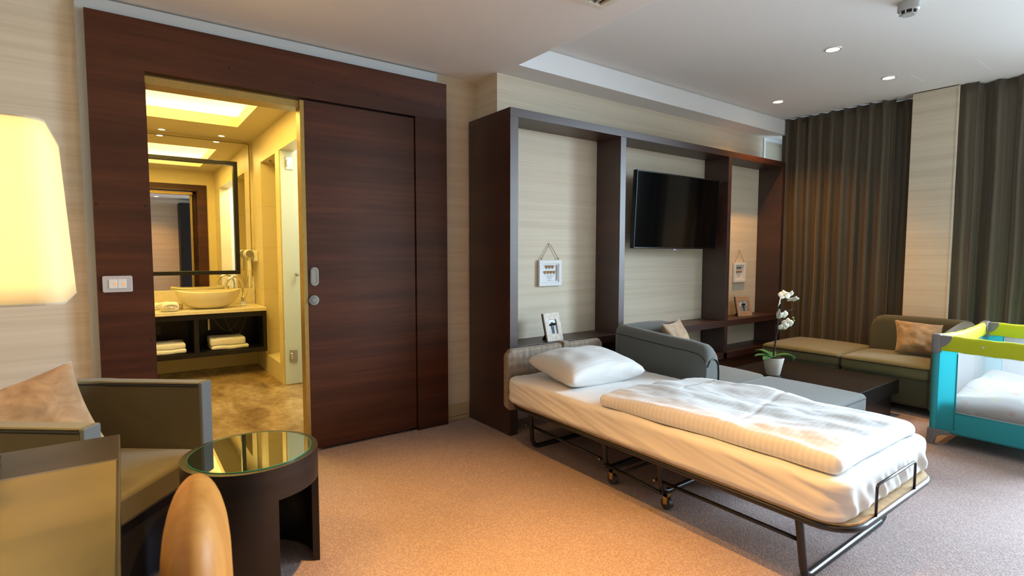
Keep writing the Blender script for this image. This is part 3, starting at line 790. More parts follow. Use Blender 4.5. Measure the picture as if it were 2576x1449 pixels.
# round the four corners of the board in plan of X-Z
cx_, cz_, hx_, hz_, rc = 2.5075, .445, .4525, .21, .055
for i, (x, y, z) in enumerate(w.v):
    dx = abs(x - cx_) - (hx_ - rc); dz = abs(z - cz_) - (hz_ - rc)
    if dx > 0 and dz > 0:
        L = math.hypot(dx, dz)
        mxx = max(dx, dz)
        k_ = mxx / L
        w.v[i] = (cx_ + math.copysign(hx_ - rc + dx * k_, x - cx_), y, cz_ + math.copysign(hz_ - rc + dz * k_, z - cz_))
hb = build('headboard', w, 'quilt', t, smooth=True)
w = MB(); w.soft(2.545, 2.60, 2.840, 2.915, .225, .665, .01, 2, 2, 8)
build('strap', w, 'quilt', hb, smooth=True)
for x in (2.35, 2.70): build('headboard_bracket', MB().box(x, x + .03, 2.905, 2.912, .235, .6).box(x, x + .03, 2.80, 2.905, .225, .234), 'black_metal', t)

# mattress with fitted sheet
def mat_disp(p, n):
    d = Vector((0, 0, 0))
    if abs(n.x) > .3:
        # long diagonal drag folds on the sides
        u = p.z - .22 * p.y + .02 * noise.noise(Vector((p.y * 2, 0, 7)))
        a = noise.noise(Vector((u * 24, p.y * 1.6, 1))) + .5 * noise.noise(Vector((u * 60, p.y * 3, 4)))
        k_ = .6 + .8 * noise.noise(Vector((p.y * 1.7, 1.7, 0)))
        d += n * (a * .012 * max(.15, k_)) * min(1, (p.z - .318) / .02)
    if n.y < -.4:
        u = p.x * 26 + (p.z - .4) * 18
        d += n * noise.noise(Vector((u, p.z * 4, 2))) * .020 * max(0, 1 - abs(p.z - .375) / .07)
    if n.z > .5: d += Vector((0, 0, fbm((p.x, p.y, 0), 5, .005) + .003 * noise.noise(Vector((p.x * 30 - p.y * 8, p.y * 3, 5)))))
    return d
def sheet_mesh(x0, x1, y0, y1, z0, z1, r_plan, r_edge):
    """mattress: rounded plan, rounded top edge, finely divided"""
    w = MB(); per = rr(x0, x1, y0, y1, r_plan, 0, 10)
    P = []; n = len(per)
    for i in range(n):       # densify straight parts
        a = Vector(per[i]); b_ = Vector(per[(i + 1) % n]); m_ = max(1, int((b_ - a).length / .012))
        for k_ in range(m_): P.append(a.lerp(b_, k_ / m_))
    cxy = Vector(((x0 + x1) / 2, (y0 + y1) / 2, 0)); n = len(P); rings = []
    for i in range(3): rings.append((.012 * (2 - i) / 2 + 0, z0 + .010 * i, 'b'))
    for i in range(1, 15): rings.append((0, z0 + .02 + (z1 - r_edge - z0 - .02) * i / 14, 's'))
    for i in range(1, 6):
        a = PI / 2 * i / 5; rings.append((r_edge * (1 - math.cos(a)), z1 - r_edge + r_edge * math.sin(a), 't'))
    vs = []
    for ins, z, _ in rings:
        for i, p in enumerate(P):
            a = P[i - 1]; b_ = P[(i + 1) % n]; tdir = (b_ - a).normalized(); nrm = Vector((tdir.y, -tdir.x, 0))
            q = p - nrm * ins; q = Vector((q.x, q.y, z))
            nn = nrm if _ != 't' else (nrm * math.cos(PI / 2 * (z - z1 + r_edge) / r_edge) + Vector((0, 0, 1)) * ((z - z1 + r_edge) / r_edge)).normalized()
            vs.append(q + mat_disp(q, nn))
    fs = []
    R_ = len(rings)
    for j in range(R_ - 1):
        for i in range(n): fs.append((j * n + i, j * n + (i + 1) % n, (j + 1) * n + (i + 1) % n, (j + 1) * n + i))
    # top: shrinking rings
    base = (R_ - 1) * n; K = 8
    for k_ in range(1, K + 1):
        for i in range(n):
            p = vs[base + i]; q = Vector((cxy.x + (p.x - cxy.x) * (1 - k_ / (K + .0)) , cxy.y + (p.y - cxy.y) * (1 - .62 * k_ / K), z1))
            if k_ == K: q.x = cxy.x
            vs.append(q + Vector((0, 0, fbm((q.x, q.y, 0), 5, .005))))
    for j in range(R_ - 1, R_ - 1 + K):
        for i in range(n): fs.append((j * n + i, j * n + (i + 1) % n, (j + 1) * n + (i + 1) % n, (j + 1) * n + i))
    fs.append(tuple(reversed(range(n))))
    return w.add([tuple(v_) for v_ in vs], fs)
t = build('mattress', sheet_mesh(2.025, 2.95, .785, 2.845, .323, .478, .09, .028), 'linen', smooth=True)
tag(t, 'slim mattress in a white fitted sheet on the folding bed', 'mattress')
# duvet
def duv(p, n):
    e = (noise.noise(Vector((p.x * 3.2 + p.y * 1.2, p.y * 1.6 - p.x * 1.4, 0))) * .024 + noise.noise(Vector((p.x * 9, p.y * 5, 2))) * .014 + .0055 * abs(noise.noise(Vector((p.x * 14 + p.y * 7, p.y * 9 - p.x * 5, 8)))))
    fold = .015 * math.sin((p.x * .9 + p.y * .55) * 17 + 3 * noise.noise(Vector((p.x * 2, p.y * 2, 5))))
    mid = max(0, 1 - abs(p.x - 2.40) / .35)
    seam = -.006 * math.exp(-((p.y - 1.36 - .05 * math.sin(p.x * 5)) / .012) ** 2)
    z = e + fold * mid * .8 + seam
    edge = min(1, max(0, (p.x - 2.07) / .10)) 
    d = Vector((0, 0, z * max(0, n.z)))
    d += Vector((.010 * noise.noise(Vector((p.y * 4, 0, 1))), .012 * noise.noise(Vector((p.x * 4, 0, 9))), 0))
    if p.y > 1.8: d.y += -.06 * (p.x - 2.3)                        # skewed turned-back edge
    if p.y > 1.2: d.x += -.05 * (p.y - 1.2) if p.x < 2.3 else 0
    # sag past the far side
    if p.x > 2.80: d.z -= .02 * (p.x - 2.80) / .1
    return d
w = MB(); w.soft(2.085, 2.90, .83, 2.00, .474, .552, .035, 90, 130, 3, duv)
w.v = [(x, y, max(z, .483)) for x, y, z in w.v]
t = build('duvet', w, 'damask', smooth=True)
tag(t, 'folded white striped duvet lying on the lower half of the folding bed', 'duvet')
# pillow
def pillow(cx, cy, cz, hw, hh, th_, X, name, m, label, cat, group=None, corner=.12, n=28, wr=.006, parent=None):
    def f(sgn):
        def g(u, v_):
            a = 2 * u - 1; b_ = 2 * v_ - 1
            e = (1 - abs(a) ** 2.4) * (1 - abs(b_) ** 2.4)
            k_ = max(e, 0) ** (.40 if name == 'bed_pillow' else .5)
            x = a * hw * (1 - corner * (1 - b_ * b_) * abs(a) ** 3); y = b_ * hh * (1 - corner * (1 - a * a) * abs(b_) ** 3)
            z = sgn * th_ * k_ + k_ * noise.noise(Vector((a * 2.5 + sgn, b_ * 2.5, 3))) * wr * 3 + (1 - k_) * k_ * 4 * math.sin(9 * a + 7 * b_) * wr * .4
            return tuple(X @ Vector((x, y, z)))
        return g
    w = MB(); w.grid(f(1), n, n); w.grid(f(-1), n, n)
    o = build(name, w, m, parent, smooth=True)
    bm = bmesh.new(); bm.from_mesh(o.data); bmesh.ops.remove_doubles(bm, verts=bm.verts[:], dist=.0005); bmesh.ops.recalc_face_normals(bm, faces=bm.faces[:]); bm.to_mesh(o.data); bm.free()
    for p in o.data.polygons: p.use_smooth = True
    if not parent: tag(o, label, cat, group)
    return o
X = Matrix.Translation((2.44, 2.50, .566)) @ Matrix.Rotation(math.radians(-4), 4, 'Z') @ Matrix.Rotation(math.radians(7), 4, 'X')
pillow(0, 0, 0, .315, .24, .100, X, 'bed_pillow', 'damask', 'plump white pillow at the head of the folding bed', 'pillow', wr=.004)

# ================================================================== ARMLESS SOFAS
def pad(x0, x1, y0, y1, z0, z1, crown=.02, r=.035, n=14):
    def dd(p, nn):
        a = 1 - ((p.x - (x0 + x1) / 2) / ((x1 - x0) / 2)) ** 2; b_ = 1 - ((p.y - (y0 + y1) / 2) / ((y1 - y0) / 2)) ** 2
        return Vector((0, 0, crown * max(a, 0) ** .6 * max(b_, 0) ** .6)) if nn.z > 0 else Vector((0, 0, 0))
    return MB().soft(x0, x1, y0, y1, z0, z1, r, n, n, 2, dd)
def piping(x0, x1, y0, y1, z, r=.0045, rc=.03):
    return MB().tube(rr(x0, x1, y0, y1, rc, z, 4), r, 6, True)
def backrest_x(w, xa, xb, y0, y1, z0, za, zb):
    """thick back with rounded top running along y; height za at y0, zb at y1"""
    n = 14; m_ = 10; vs = []; fs = []
    for i in range(n + 1):
        u = i / n; y = y0 + (y1 - y0) * u; top = za + (zb - za) * u
        e = min(u, 1 - u) * (y1 - y0); 
        pr = [(xa, z0), (xa, top - .09)] + [(xa + (xb - xa) / 2 * (1 - math.cos(PI * k_ / m_)), top - .09 + .09 * math.sin(PI * k_ / m_) ** .8) for k_ in range(1, m_)] + [(xb, top - .09), (xb, z0)]
        for x, z in pr: vs.append((x, y, z))
    L_ = m_ + 3
    for i in range(n):
        for k_ in range(L_ - 1): fs.append((i * L_ + k_, i * L_ + k_ + 1, (i + 1) * L_ + k_ + 1, (i + 1) * L_ + k_))
        fs.append((i * L_ + L_ - 1, i * L_, (i + 1) * L_, (i + 1) * L_ + L_ - 1))
    fs.append(tuple(range(L_))); fs.append(tuple(n * L_ + k_ for k_ in reversed(range(L_))))
    return w.add(vs, fs)
# left sofa corner unit
def shell(path, z0, hf, thick, n=6):
    """upholstered shell following a plan path (list of (x,y,topz)); thickness towards the left normal"""
    w = MB(); vs = []; fs = []; P = [Vector((a, b_, 0)) for a, b_, c in path]; N_ = len(P)
    for i, p in enumerate(P):
        d = (P[min(i + 1, N_ - 1)] - P[max(i - 1, 0)]).normalized(); nr = Vector((-d.y, d.x, 0)); top = path[i][2]; rr_ = thick / 2
        pr = [(0, z0), (0, top - rr_)] + [(rr_ - rr_ * math.cos(PI * k_ / n), top - rr_ + rr_ * math.sin(PI * k_ / n)) for k_ in range(1, n)] + [(thick, top - rr_), (thick, z0)]
        for o, z in pr: vs.append(p + nr * o + Vector((0, 0, z)))
    L_ = n + 3
    for i in range(N_ - 1):
        for k_ in range(L_ - 1): fs.append((i * L_ + k_, i * L_ + k_ + 1, (i + 1) * L_ + k_ + 1, (i + 1) * L_ + k_))
        fs.append((i * L_ + L_ - 1, i * L_, (i + 1) * L_, (i + 1) * L_ + L_ - 1))
    fs.append(tuple(range(L_))); fs.append(tuple((N_ - 1) * L_ + k_ for k_ in reversed(range(L_))))
    return w.add([tuple(v_) for v_ in vs], fs)
t = thing('corner_sofa', (3.42, 2.42, 0), 'slate grey corner sofa seat with high curved back behind the folding bed', 'sofa')
pth = [(3.05, 2.015, .61), (3.05, 2.02, .65), (3.05, 2.04, .68), (3.05, 2.07, .70), (3.05, 2.16, .712), (3.05, 2.3, .718), (3.05, 2.5, .732), (3.05, 2.68, .745)]
pth += [(3.05 + .13 * (1 - math.cos(a)), 2.75 + .13 * math.sin(a), .75) for a in [PI / 2 * i / 6 for i in range(1, 7)]]
pth += [(3.3, 2.88, .752), (3.45, 2.88, .752), (3.60, 2.88, .745), (3.70, 2.88, .725), (3.76, 2.88, .69), (3.79, 2.88, .64), (3.80, 2.88, .58)]
pth = [(a, b_, c) for a, b_, c in pth]
# path runs up the left side and along the wall: inside is on the right, so flip thickness
def shell_r(path, z0, thick, n=6):
    w = shell([(a, b_, c) for a, b_, c in reversed(path)], z0, 0, thick, n); return w
build('backrest', shell_r(pth, .04, .135), 'greyfab', t, smooth='auto')
w = MB(); w.tube([(3.185, 2.012, .06), (3.185, 2.012, .51), (3.178, 2.012, .565), (3.152, 2.012, .598), (3.118, 2.012, .610), (3.083, 2.012, .598), (3.056, 2.012, .56)], .0045, 6)
w.tube([(a - .0005, b_ + (.0005 if b_ > 2.8 else 0), c - .066) for a, b_, c in pth[1:20]], .0025, 6)
build('piping', w, 'pipe', t)
build('seat_base', MB().soft(3.19, 3.78, 2.01, 2.74, .04, .30, .02, 4, 4, 2), 'greyfab', t, smooth=True)
M['greyseat'] = mat('slate_seat', (.125, .122, .102), .85, grain=.2, gscale=500, sheen=.2)
build('seat_cushion', pad(3.19, 3.785, 2.005, 2.74, .285, .415, .035), 'greyseat', t, smooth=True)
build('seat_piping', piping(3.192, 3.783, 2.007, 2.738, .39), 'pipe', t)
t = thing('ottoman', (3.41, 1.62, 0), 'long slate grey ottoman between folding bed and coffee table', 'ottoman')
build('body', pad(3.045, 3.775, 1.345, 1.995, .04, .415, .018, .03, 16), 'greyfab', t, smooth=True)
w = MB(); w.tube(rr(3.044, 3.776, 1.344, 1.996, .03, .392, 4), .002, 6, True)
build('seam', w, mat('seam_thread', (.05, .055, .055), .8), t)
w = MB()
for x in (3.1, 3.72):
    for y in (1.37, 1.88): w.box(x - .02, x + .02, y - .02, y + .02, 0, .045)
build('foot', w, 'pureblack', t)
X = Matrix.Translation((3.56, 2.60, .585)) @ Matrix.Rotation(math.radians(18), 4, 'Z') @ Matrix.Rotation(math.radians(66), 4, 'X')
pillow(0, 0, 0, .20, .19, .06, X, 'throw_cushion', 'suede2', 'tan suede cushion peeking over the grey corner sofa back', 'cushion', 'suede throw cushions')
# right sofa
t = thing('daybed_module', (5.5, 2.42, 0), 'backless olive sofa module beside the curtain and the wall unit', 'sofa')
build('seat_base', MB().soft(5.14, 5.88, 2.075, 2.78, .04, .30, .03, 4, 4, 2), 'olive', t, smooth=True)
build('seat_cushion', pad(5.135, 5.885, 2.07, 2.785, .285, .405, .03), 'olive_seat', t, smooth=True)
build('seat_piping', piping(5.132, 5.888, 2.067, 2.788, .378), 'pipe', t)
t = thing('chaise_sofa', (5.5, 1.6, 0), 'olive sofa with rounded back under the window column', 'sofa')
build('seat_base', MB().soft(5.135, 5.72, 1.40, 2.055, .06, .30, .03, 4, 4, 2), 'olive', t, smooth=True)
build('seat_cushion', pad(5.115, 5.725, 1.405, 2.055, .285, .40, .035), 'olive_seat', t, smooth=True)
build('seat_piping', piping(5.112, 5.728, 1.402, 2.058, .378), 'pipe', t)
pth = [(5.88, 2.06, .60), (5.88, 2.05, .66), (5.88, 2.02, .705), (5.88, 1.96, .725), (5.88, 1.7, .73), (5.88, 1.45, .73)]
pth += [(5.88 - .12 * (1 - math.cos(a)), 1.40 - .12 * math.sin(a), .73) for a in [PI / 2 * i / 6 for i in range(1, 7)]]
pth += [(5.60, 1.28, .715), (5.40, 1.28, .69), (5.26, 1.28, .665), (5.16, 1.28, .635), (5.12, 1.28, .59), (5.112, 1.28, .54)]
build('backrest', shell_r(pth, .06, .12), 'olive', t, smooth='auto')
w = MB()
for x, y in ((5.2, 1.35), (5.2, 2.0), (5.8, 1.35), (5.8, 2.0)): w.box(x - .02, x + .02, y - .02, y + .02, 0, .065)
build('foot', w, 'pureblack', t)
X = Matrix.Translation((5.52, 1.60, .570)) @ Matrix.Rotation(math.radians(-58), 4, 'Z') @ Matrix.Rotation(math.radians(56), 4, 'X') @ Matrix.Rotation(math.radians(-6), 4, 'Z')
pillow(0, 0, 0, .175, .160, .065, X, 'throw_cushion', 'suede', 'golden suede cushion on the olive chaise sofa', 'cushion', 'suede throw cushions', .10)
# coffee table
t = thing('coffee_table', (4.5, 2.0, 0), 'low dark wooden coffee table between the two sofas', 'coffee table')
build('table_top', B(3.86, 5.065, 1.585, 2.62, .17, .285), 'darkveneer', t, bevel=.003)
build('base', B(3.96, 4.955, 1.60, 2.52, 0, .17), 'darkveneer', t)
# orchid
px, py, pz = 4.385, 2.27, .286
t = thing('potted_orchid', (px, py, pz), 'white orchid in a white ceramic pot on the coffee table', 'plant')
w = MB(); w.lathe([(.052, 0), (.055, .003), (.083, .140), (.083, .146), (.076, .146), (.070, .118)], 36, (px, py, pz))
build('pot', w, 'pot', t, smooth='auto')
build('moss', MB().lathe([(.070, 0), (.055, .010), (.02, .018)], 20, (px, py, pz + .118)), 'soil', t, smooth=True)
def leafblade(w, az, L_, wd, lift, droop):
    for s in (0, 1):
        pass
    def g(u, v_):
        a = 2 * v_ - 1; r = u * L_; ww = wd * math.sin(PI * min(1, u * .93 + .07)) ** .6
        z = lift * math.sin(u * PI * .6) - droop * u * u + .012 * a * a
        x = r * math.cos(az) - a * ww * math.sin(az); y = r * math.sin(az) + a * ww * math.cos(az)
        return (px + x, py + y, pz + .138 + z)
    w.grid(g, 12, 4)
lvs = [(math.radians(150), .17, .030, .035, .02), (math.radians(185), .19, .033, .03, .03), (math.radians(-25), .20, .030, .05, .075), (math.radians(-50), .17, .030, .05, .045), (math.radians(100), .15, .028, .06, .02), (math.radians(35), .15, .028, .055, .05)]
for L_ in lvs:
    w = MB(); leafblade(w, *L_); build('leaf', w, 'leaf', t, smooth=True, solid=.003)
stem = [(px + .0, py, pz + .13), (px + .018, py - .005, pz + .27), (px + .035, py - .01, pz + .42), (px + .045, py, pz + .56), (px + .065, py, pz + .645), (px + .12, py - .01, pz + .675)]
def crv(P, n=8):
    o = []; 
    for i in range(len(P) - 1):
        p0 = Vector(P[max(i - 1, 0)]); p1 = Vector(P[i]); p2 = Vector(P[i + 1]); p3 = Vector(P[min(i + 2, len(P) - 1)])
        for k_ in range(n):
            s = k_ / n; o.append(.5 * ((2 * p1) + (-p0 + p2) * s + (2 * p0 - 5 * p1 + 4 * p2 - p3) * s * s + (-p0 + 3 * p1 - 3 * p2 + p3) * s ** 3))
    o.append(Vector(P[-1])); return o
w = MB(); w.tube(crv(stem), .0045, 8); w.tube(crv([stem[2], (px + .075, py - .03, pz + .50), (px + .13, py - .05, pz + .535), (px + .175, py - .06, pz + .545)]), .0028, 6)
w.tube([(px + .006, py + .008, pz + .13), (px + .03, py, pz + .42)], .003, 6)
w.tube(crv([(px + .02, py, pz + .30), (px + .06, py - .02, pz + .40), (px + .14, py - .03, pz + .46)]), .002, 5)
build('stem', w, 'stem', t, smooth=True)
def flower(c, s, yaw_, pitch):
    X = Matrix.Translation(c) @ Matrix.Rotation(yaw_, 4, 'Z') @ Matrix.Rotation(pitch, 4, 'X')
    w = MB()
    for a, L_, W_ in ((90, 1, .42), (90 + 128, .95, .38), (90 - 128, .95, .38), (5, 1.05, .62), (175, 1.05, .62)):
        def g(u, v_, a=math.radians(a), L_=L_, W_=W_):
            b_ = 2 * v_ - 1; r = u * L_ * s; ww = W_ * s * math.sin(PI * min(1, u * .9 + .08)) ** .7
            return tuple(X @ Vector((r * math.cos(a) - b_ * ww * math.sin(a), -.25 * s * (u - u * u) * 1.6 + .10 * s * b_ * b_, r * math.sin(a) + b_ * ww * math.cos(a))))
        w.grid(g, 7, 4)
    fl = build('blossom', w, 'petal', t, smooth=True, solid=.0015)
    w = MB(); w.lathe([(0.001, -.5), (.6, -.2), (.7, .2), (.001, .6)], 10, X=X @ Matrix.Translation((0, -.12 * s, -.1 * s)) @ Matrix.Diagonal((s * .25, s * .25, s * .28, 1)))
    build('lip', w, 'petal_c', fl, smooth=True)
flower((px + .025, py - .02, pz + .605), .045, .5, .2)
flower((px + .085, py - .03, pz + .665), .048, -.7, -.5)
flower((px + .135, py - .04, pz + .665), .052, -.2, .8)
flower((px + .195, py - .05, pz + .625), .050, -.5, 1.0)
flower((px + .005, py - .03, pz + .505), .048, .8, .1)
flower((px + .065, py - .04, pz + .50), .045, -.3, .5)
flower((px + .070, py - .04, pz + .40), .048, -.5, .6)
flower((px + .115, py - .05, pz + .43), .045, -.8, .2)
w = MB()
for c in ((px + .175, py - .06, pz + .43), (px + .20, py - .06, pz + .445), (px + .185, py - .06, pz + .47)): w.lathe([(.001, -.012), (.008, -.004), (.008, .004), (.001, .011)], 10, c)
w.tube([(px + .13, py - .05, pz + .42), (px + .20, py - .06, pz + .44)], .002, 5)
build('bud', w, 'bud', t, smooth=True)

# ================================================================== TRAVEL COT
cx0, cx1, cy0, cy1, ch = 4.462, 5.63, .50, 1.19, .755
t = thing('travel_cot', ((cx0 + cx1) / 2, (cy0 + cy1) / 2, 0), 'turquoise and lime travel cot with net sides at the right edge', 'cot')
for x in (cx0, cx1):
    for y in (cy0, cy1):
        build('post', MB().tube([(x, y, .08), (x, y, ch - .03)], .020, 12), 'teal_solid', t, smooth='auto')
        sx = 1 if x == cx0 else -1; sy = 1 if y == cy0 else -1
        w = MB(); w.soft(x - .028, x + .028, y - .028, y + .028, ch - .13, ch + .004, .018, 2, 2, 4)
        # quarter-round wings over the rails
        def wing(dx, dy):
            o = [(0, 0), (0, -.085)] + [(.085 * math.sin(a), -.085 * math.cos(a)) for a in [PI / 2 * i / 8 for i in range(1, 9)]]
            vs = []
            for k_ in (-.024, .024):
                for u, z in o: vs.append((x + dx * u + (k_ if dx == 0 else 0), y + dy * u + (k_ if dy == 0 else 0), ch - .004 + z))
            n_ = len(o); w.add(vs, [tuple(range(n_)), tuple(reversed(range(n_, 2 * n_)))] + [(i, (i + 1) % n_, n_ + (i + 1) % n_, n_ + i) for i in range(n_)])
        wing(sx, 0); wing(0, sy)
        build('corner_cap', w, 'grey_plastic', t, smooth='auto', bevel=.003)
        # arched foot
        w = MB(); 
        o = [(-.024, .11), (-.030, .0), (.012, .0), (.014, .02)] + [(.014 + .075 * (1 - math.cos(a)), .02 + .06 * math.sin(a)) for a in [PI / 2 * i / 6 for i in range(1, 7)]] + [(.10, .105)]
        vs = []
        for k_ in (-.022, .022):
            for u, z in o: vs.append((x - sx * 0 + k_, y - (-sy) * u, z))
        n_ = len(o); w.add(vs, [tuple(range(n_)), tuple(reversed(range(n_, 2 * n_)))] + [(i, (i + 1) % n_, n_ + (i + 1) % n_, n_ + i) for i in range(n_)])
        build('foot', w, 'grey_plastic', t, smooth='auto', bevel=.003)
def rail(p0, p1, sag):
    """padded rail, dips in the middle"""
    w = MB(); n_ = 16; vs = []; fs = []; d = (Vector(p1) - Vector(p0)); L_ = d.length; d.normalize(); nr = Vector((-d.y, d.x, 0))
    prof = [(.020 * math.cos(a), .020 * math.sin(a)) for a in [PI * i / 8 for i in range(9)]] + [(-.012, -.075), (-.006, -.085), (.006, -.085), (.012, -.075)]
    m_ = len(prof)
    for i in range(n_ + 1):
        u = i / n_; z = ch - .022 - sag * math.sin(PI * u)
        for a, b_ in prof: vs.append(Vector(p0) + d * (L_ * u) + nr * a + Vector((0, 0, z + b_ + .002 * math.sin(30 * u + a * 80))))
    for i in range(n_):
        for k_ in range(m_): fs.append((i * m_ + k_, i * m_ + (k_ + 1) % m_, (i + 1) * m_ + (k_ + 1) % m_, (i + 1) * m_ + k_))
    fs.append(tuple(range(m_))); fs.append(tuple(n_ * m_ + k_ for k_ in reversed(range(m_))))
    return build('padded_rail', w.add([tuple(v_) for v_ in vs], fs), 'lime', t, smooth='auto')
rl = rail((cx0, cy0 + .028, 0), (cx0, cy1 - .028, 0), .006)
build('rail_badge', MB().cyl((cx0 - .022, (cy0 + cy1) / 2 + .10, ch - .055), .008, .006, 6, 'x'), 'silver_plastic', rl)
rail((cx1, cy0 + .028, 0), (cx1, cy1 - .028, 0), .006)
rail((cx0 + .028, cy1, 0), (cx1 - .028, cy1, 0), .02); rail((cx0 + .028, cy0, 0), (cx1 - .028, cy0, 0), .02)
def side(p0, p1):
    p0 = Vector(p0); p1 = Vector(p1); d = (p1 - p0); L_ = d.length; d.normalize(); n_ = Vector((-d.y, d.x, 0)) * .002
    def panel(name, u0, u1, z0, z1, m_, off=0):
        w = MB(); vs = []
        for s in (-1, 1):
            for u, z in ((u0, z0), (u1, z0), (u1, z1), (u0, z1)): vs.append(tuple(p0 + d * u + n_ * (s + off) + Vector((0, 0, z))))
        w.add(vs, [(0, 1, 2, 3), (7, 6, 5, 4), (0, 4, 5, 1), (1, 5, 6, 2), (2, 6, 7, 3), (3, 7, 4, 0)]); return build(name, w, m_, t)
    panel('fabric_panel', .018, .115, .10, ch - .10, 'teal'); panel('fabric_panel', L_ - .115, L_ - .018, .10, ch - .10, 'teal')
    panel('fabric_band', .115, L_ - .115, .10, .235, 'teal')
    panel('net_window', .115, L_ - .115, .235, ch - .10, 'net')
    w = MB(); w.tube([tuple(p0 + d * .115 + Vector((0, 0, .12))), tuple(p0 + d * .115 + Vector((0, 0, ch - .12)))], .005, 6)
    w.tube([tuple(p0 + d * (L_ - .115) + Vector((0, 0, .12))), tuple(p0 + d * (L_ - .115) + Vector((0, 0, ch - .12)))], .005, 6)
    w.tube([tuple(p0 + d * .115 + Vector((0, 0, .235))), tuple(p0 + d * (L_ - .115) + Vector((0, 0, .235)))], .004, 6)
    build('edging', w, 'teal_solid', t, smooth=True)
side((cx0, cy1, 0), (cx0, cy0, 0)); side((cx1, cy1, 0), (cx1, cy0, 0)); side((cx0, cy1, 0), (cx1, cy1, 0)); side((cx0, cy0, 0), (cx1, cy0, 0))
build('bottom_panel', MB().soft(cx0 + .01, cx1 - .01, cy0 + .01, cy1 - .01, .085, .115, .01, 3, 3, 1), 'teal_solid', t)
w = MB(); w.soft(cx0 + .025, cx1 - .025, cy0 + .025, cy1 - .025, .117, .235, .02, 6, 6, 2)
t2 = build('cot_mattress', w, mat('grey_sheet', (.45, .42, .39), .8), smooth=True); tag(t2, 'pale mattress inside the travel cot', 'mattress')
def bl(p, n):
    a = max(0, n.z)
    e = .05 + .055 * noise.noise(Vector((p.x * 2.3, p.y * 3.1, .4))) + .014 * math.sin(p.x * 11 + p.y * 9) + .03 * (1 - ((p.x - 5.05) / .55) ** 2)
    return Vector((0, 0, e * a))
w = MB(); w.soft(cx0 + .035, cx1 - .06, cy0 + .04, cy1 - .05, .237, .30, .03, 34, 24, 2, bl)
t2 = build('baby_blanket', w, 'nursery', smooth=True); tag(t2, 'cream nursery-print blanket rumpled inside the travel cot', 'blanket')

# ================================================================== CURTAINS
def curtain(name, x, y0, y1, z0, z1, nf, amp, label, seed, extra=None, flare=0):
    rnd = random.Random(seed); ph = [rnd.uniform(-.5, .5) for _ in range(40)]; am = [rnd.uniform(.45, 1.25) for _ in range(40)]
    def g(u, v_):
        y = y0 + (y1 - y0) * u; z = z0 + (z1 - z0) * v_; s = u * nf
        k_ = int(s); fr = s - k_; A = am[k_ % 40] * (1 - fr) + am[(k_ + 1) % 40] * fr
        d = amp * A * math.sin(2 * PI * s + ph[k_ % 40] * (1 - fr) * 1.5 + ph[(k_ + 1) % 40] * fr * 1.5)
        d *= (.75 + .35 * (1 - v_)); d += .012 * noise.noise(Vector((y * 5, z * .8, seed)))
        d += .35 * amp * A * math.sin(4 * PI * s + 1.1)
        yy = y + .012 * noise.noise(Vector((y * 3, z * 1.3, seed + 4))) + flare * (1 - v_) * (u - .5)
        top = -.004 * abs(math.sin(PI * s * 1)) * (v_ ** 30)
        return (x + d, yy, z + top)
    w = MB(); w.grid(g, int(nf * 14), 26)
    o = build(name, w, 'curtain', smooth=True, solid=.004)
    return tag(o, label, 'curtain', 'brown window curtains')
curtain('window_curtain', 6.02, 2.02, 3.11, .012, 2.774, 9.5, .040, 'brown satin floor-length curtain closed beside the wall unit', 3)
curtain('window_curtain', 6.15, 1.87, 2.14, .012, 2.774, 2.2, .02, 'narrow dark curtain fold tucked against the left of the wallpapered column', 5)
curtain('window_curtain', 6.08, .74, 1.455, .012, 2.774, 5, .040, 'brown satin curtain behind the travel cot right of the column', 8)
curtain('window_curtain', 5.99, 1.40, 1.529, .012, 2.774, 1.4, .014, 'narrow curtain fold tucked against the right of the wallpapered column', 9)

# ================================================================== CEILING FITTINGS
G = 'downlights in the raised living room ceiling'
downlight(4.218, 1.826, 2.775, 'nearest and largest downlight in the raised ceiling', G, .042)
downlight(5.267, 1.829, 2.775, 'downlight in the raised ceiling closest to the window column', G, .042)
downlight(5.228, 2.747, 2.775, 'downlight in the raised ceiling above the far end of the wall unit', G, .042)
G2 = 'downlights in the lower ceiling outside the frame'
for i, (x, y) in enumerate(((1.38, .95), (1.00, 1.95), (.74, -.76), (.75, -1.6))):
    downlight(x, y, 2.61, ['downlight in the lower ceiling over the open carpet', 'downlight in the lower ceiling in front of the sliding door', 'downlight behind the viewer reflected in the bathroom mirror', 'rear downlight by the wardrobe reflected in the bathroom mirror'][i], G2, .042)
t = thing('smoke_detector', (3.80, 1.235, 2.70), 'white round smoke detector on the ceiling at the top edge', 'smoke detector')
w = MB(); w.lathe([(.055, .075), (.055, .03), (.048, .022), (.045, .022)], 32, (3.80, 1.235, 2.70)); build('housing', w, 'det_grey', t, smooth='auto')
build('chamber', MB().lathe([(.040, .022), (.038, .006)], 24, (3.80, 1.235, 2.70)), 'pureblack', t, smooth='auto')
for k_ in range(8):
    w = MB(); a = 2 * PI * k_ / 8; w.box(.036, .046, -.002, .002, .004, .024, Matrix.Translation((3.80, 1.235, 2.70)) @ Matrix.Rotation(a, 4, 'Z')); build('rib', w, 'white_plastic', t)
build('cover_disc', MB().lathe([(.036, .006), (.034, 0)], 28, (3.80, 1.235, 2.70)), 'det_grey', t, smooth='auto')
t = thing('air_vent', (1.86, 1.84, 2.59), 'white slatted ceiling air vent cut by the top edge of the photo', 'vent')
w = MB(); w.box(1.60, 2.12, 2.055, 2.095, 2.592, 2.61); w.box(1.60, 2.12, 1.58, 1.62, 2.592, 2.61); w.box(1.60, 1.64, 1.62, 2.055, 2.592, 2.61); w.box(2.08, 2.12, 1.62, 2.055, 2.592, 2.61)
build('vent_frame', w, 'vent_white', t, bevel=.004)
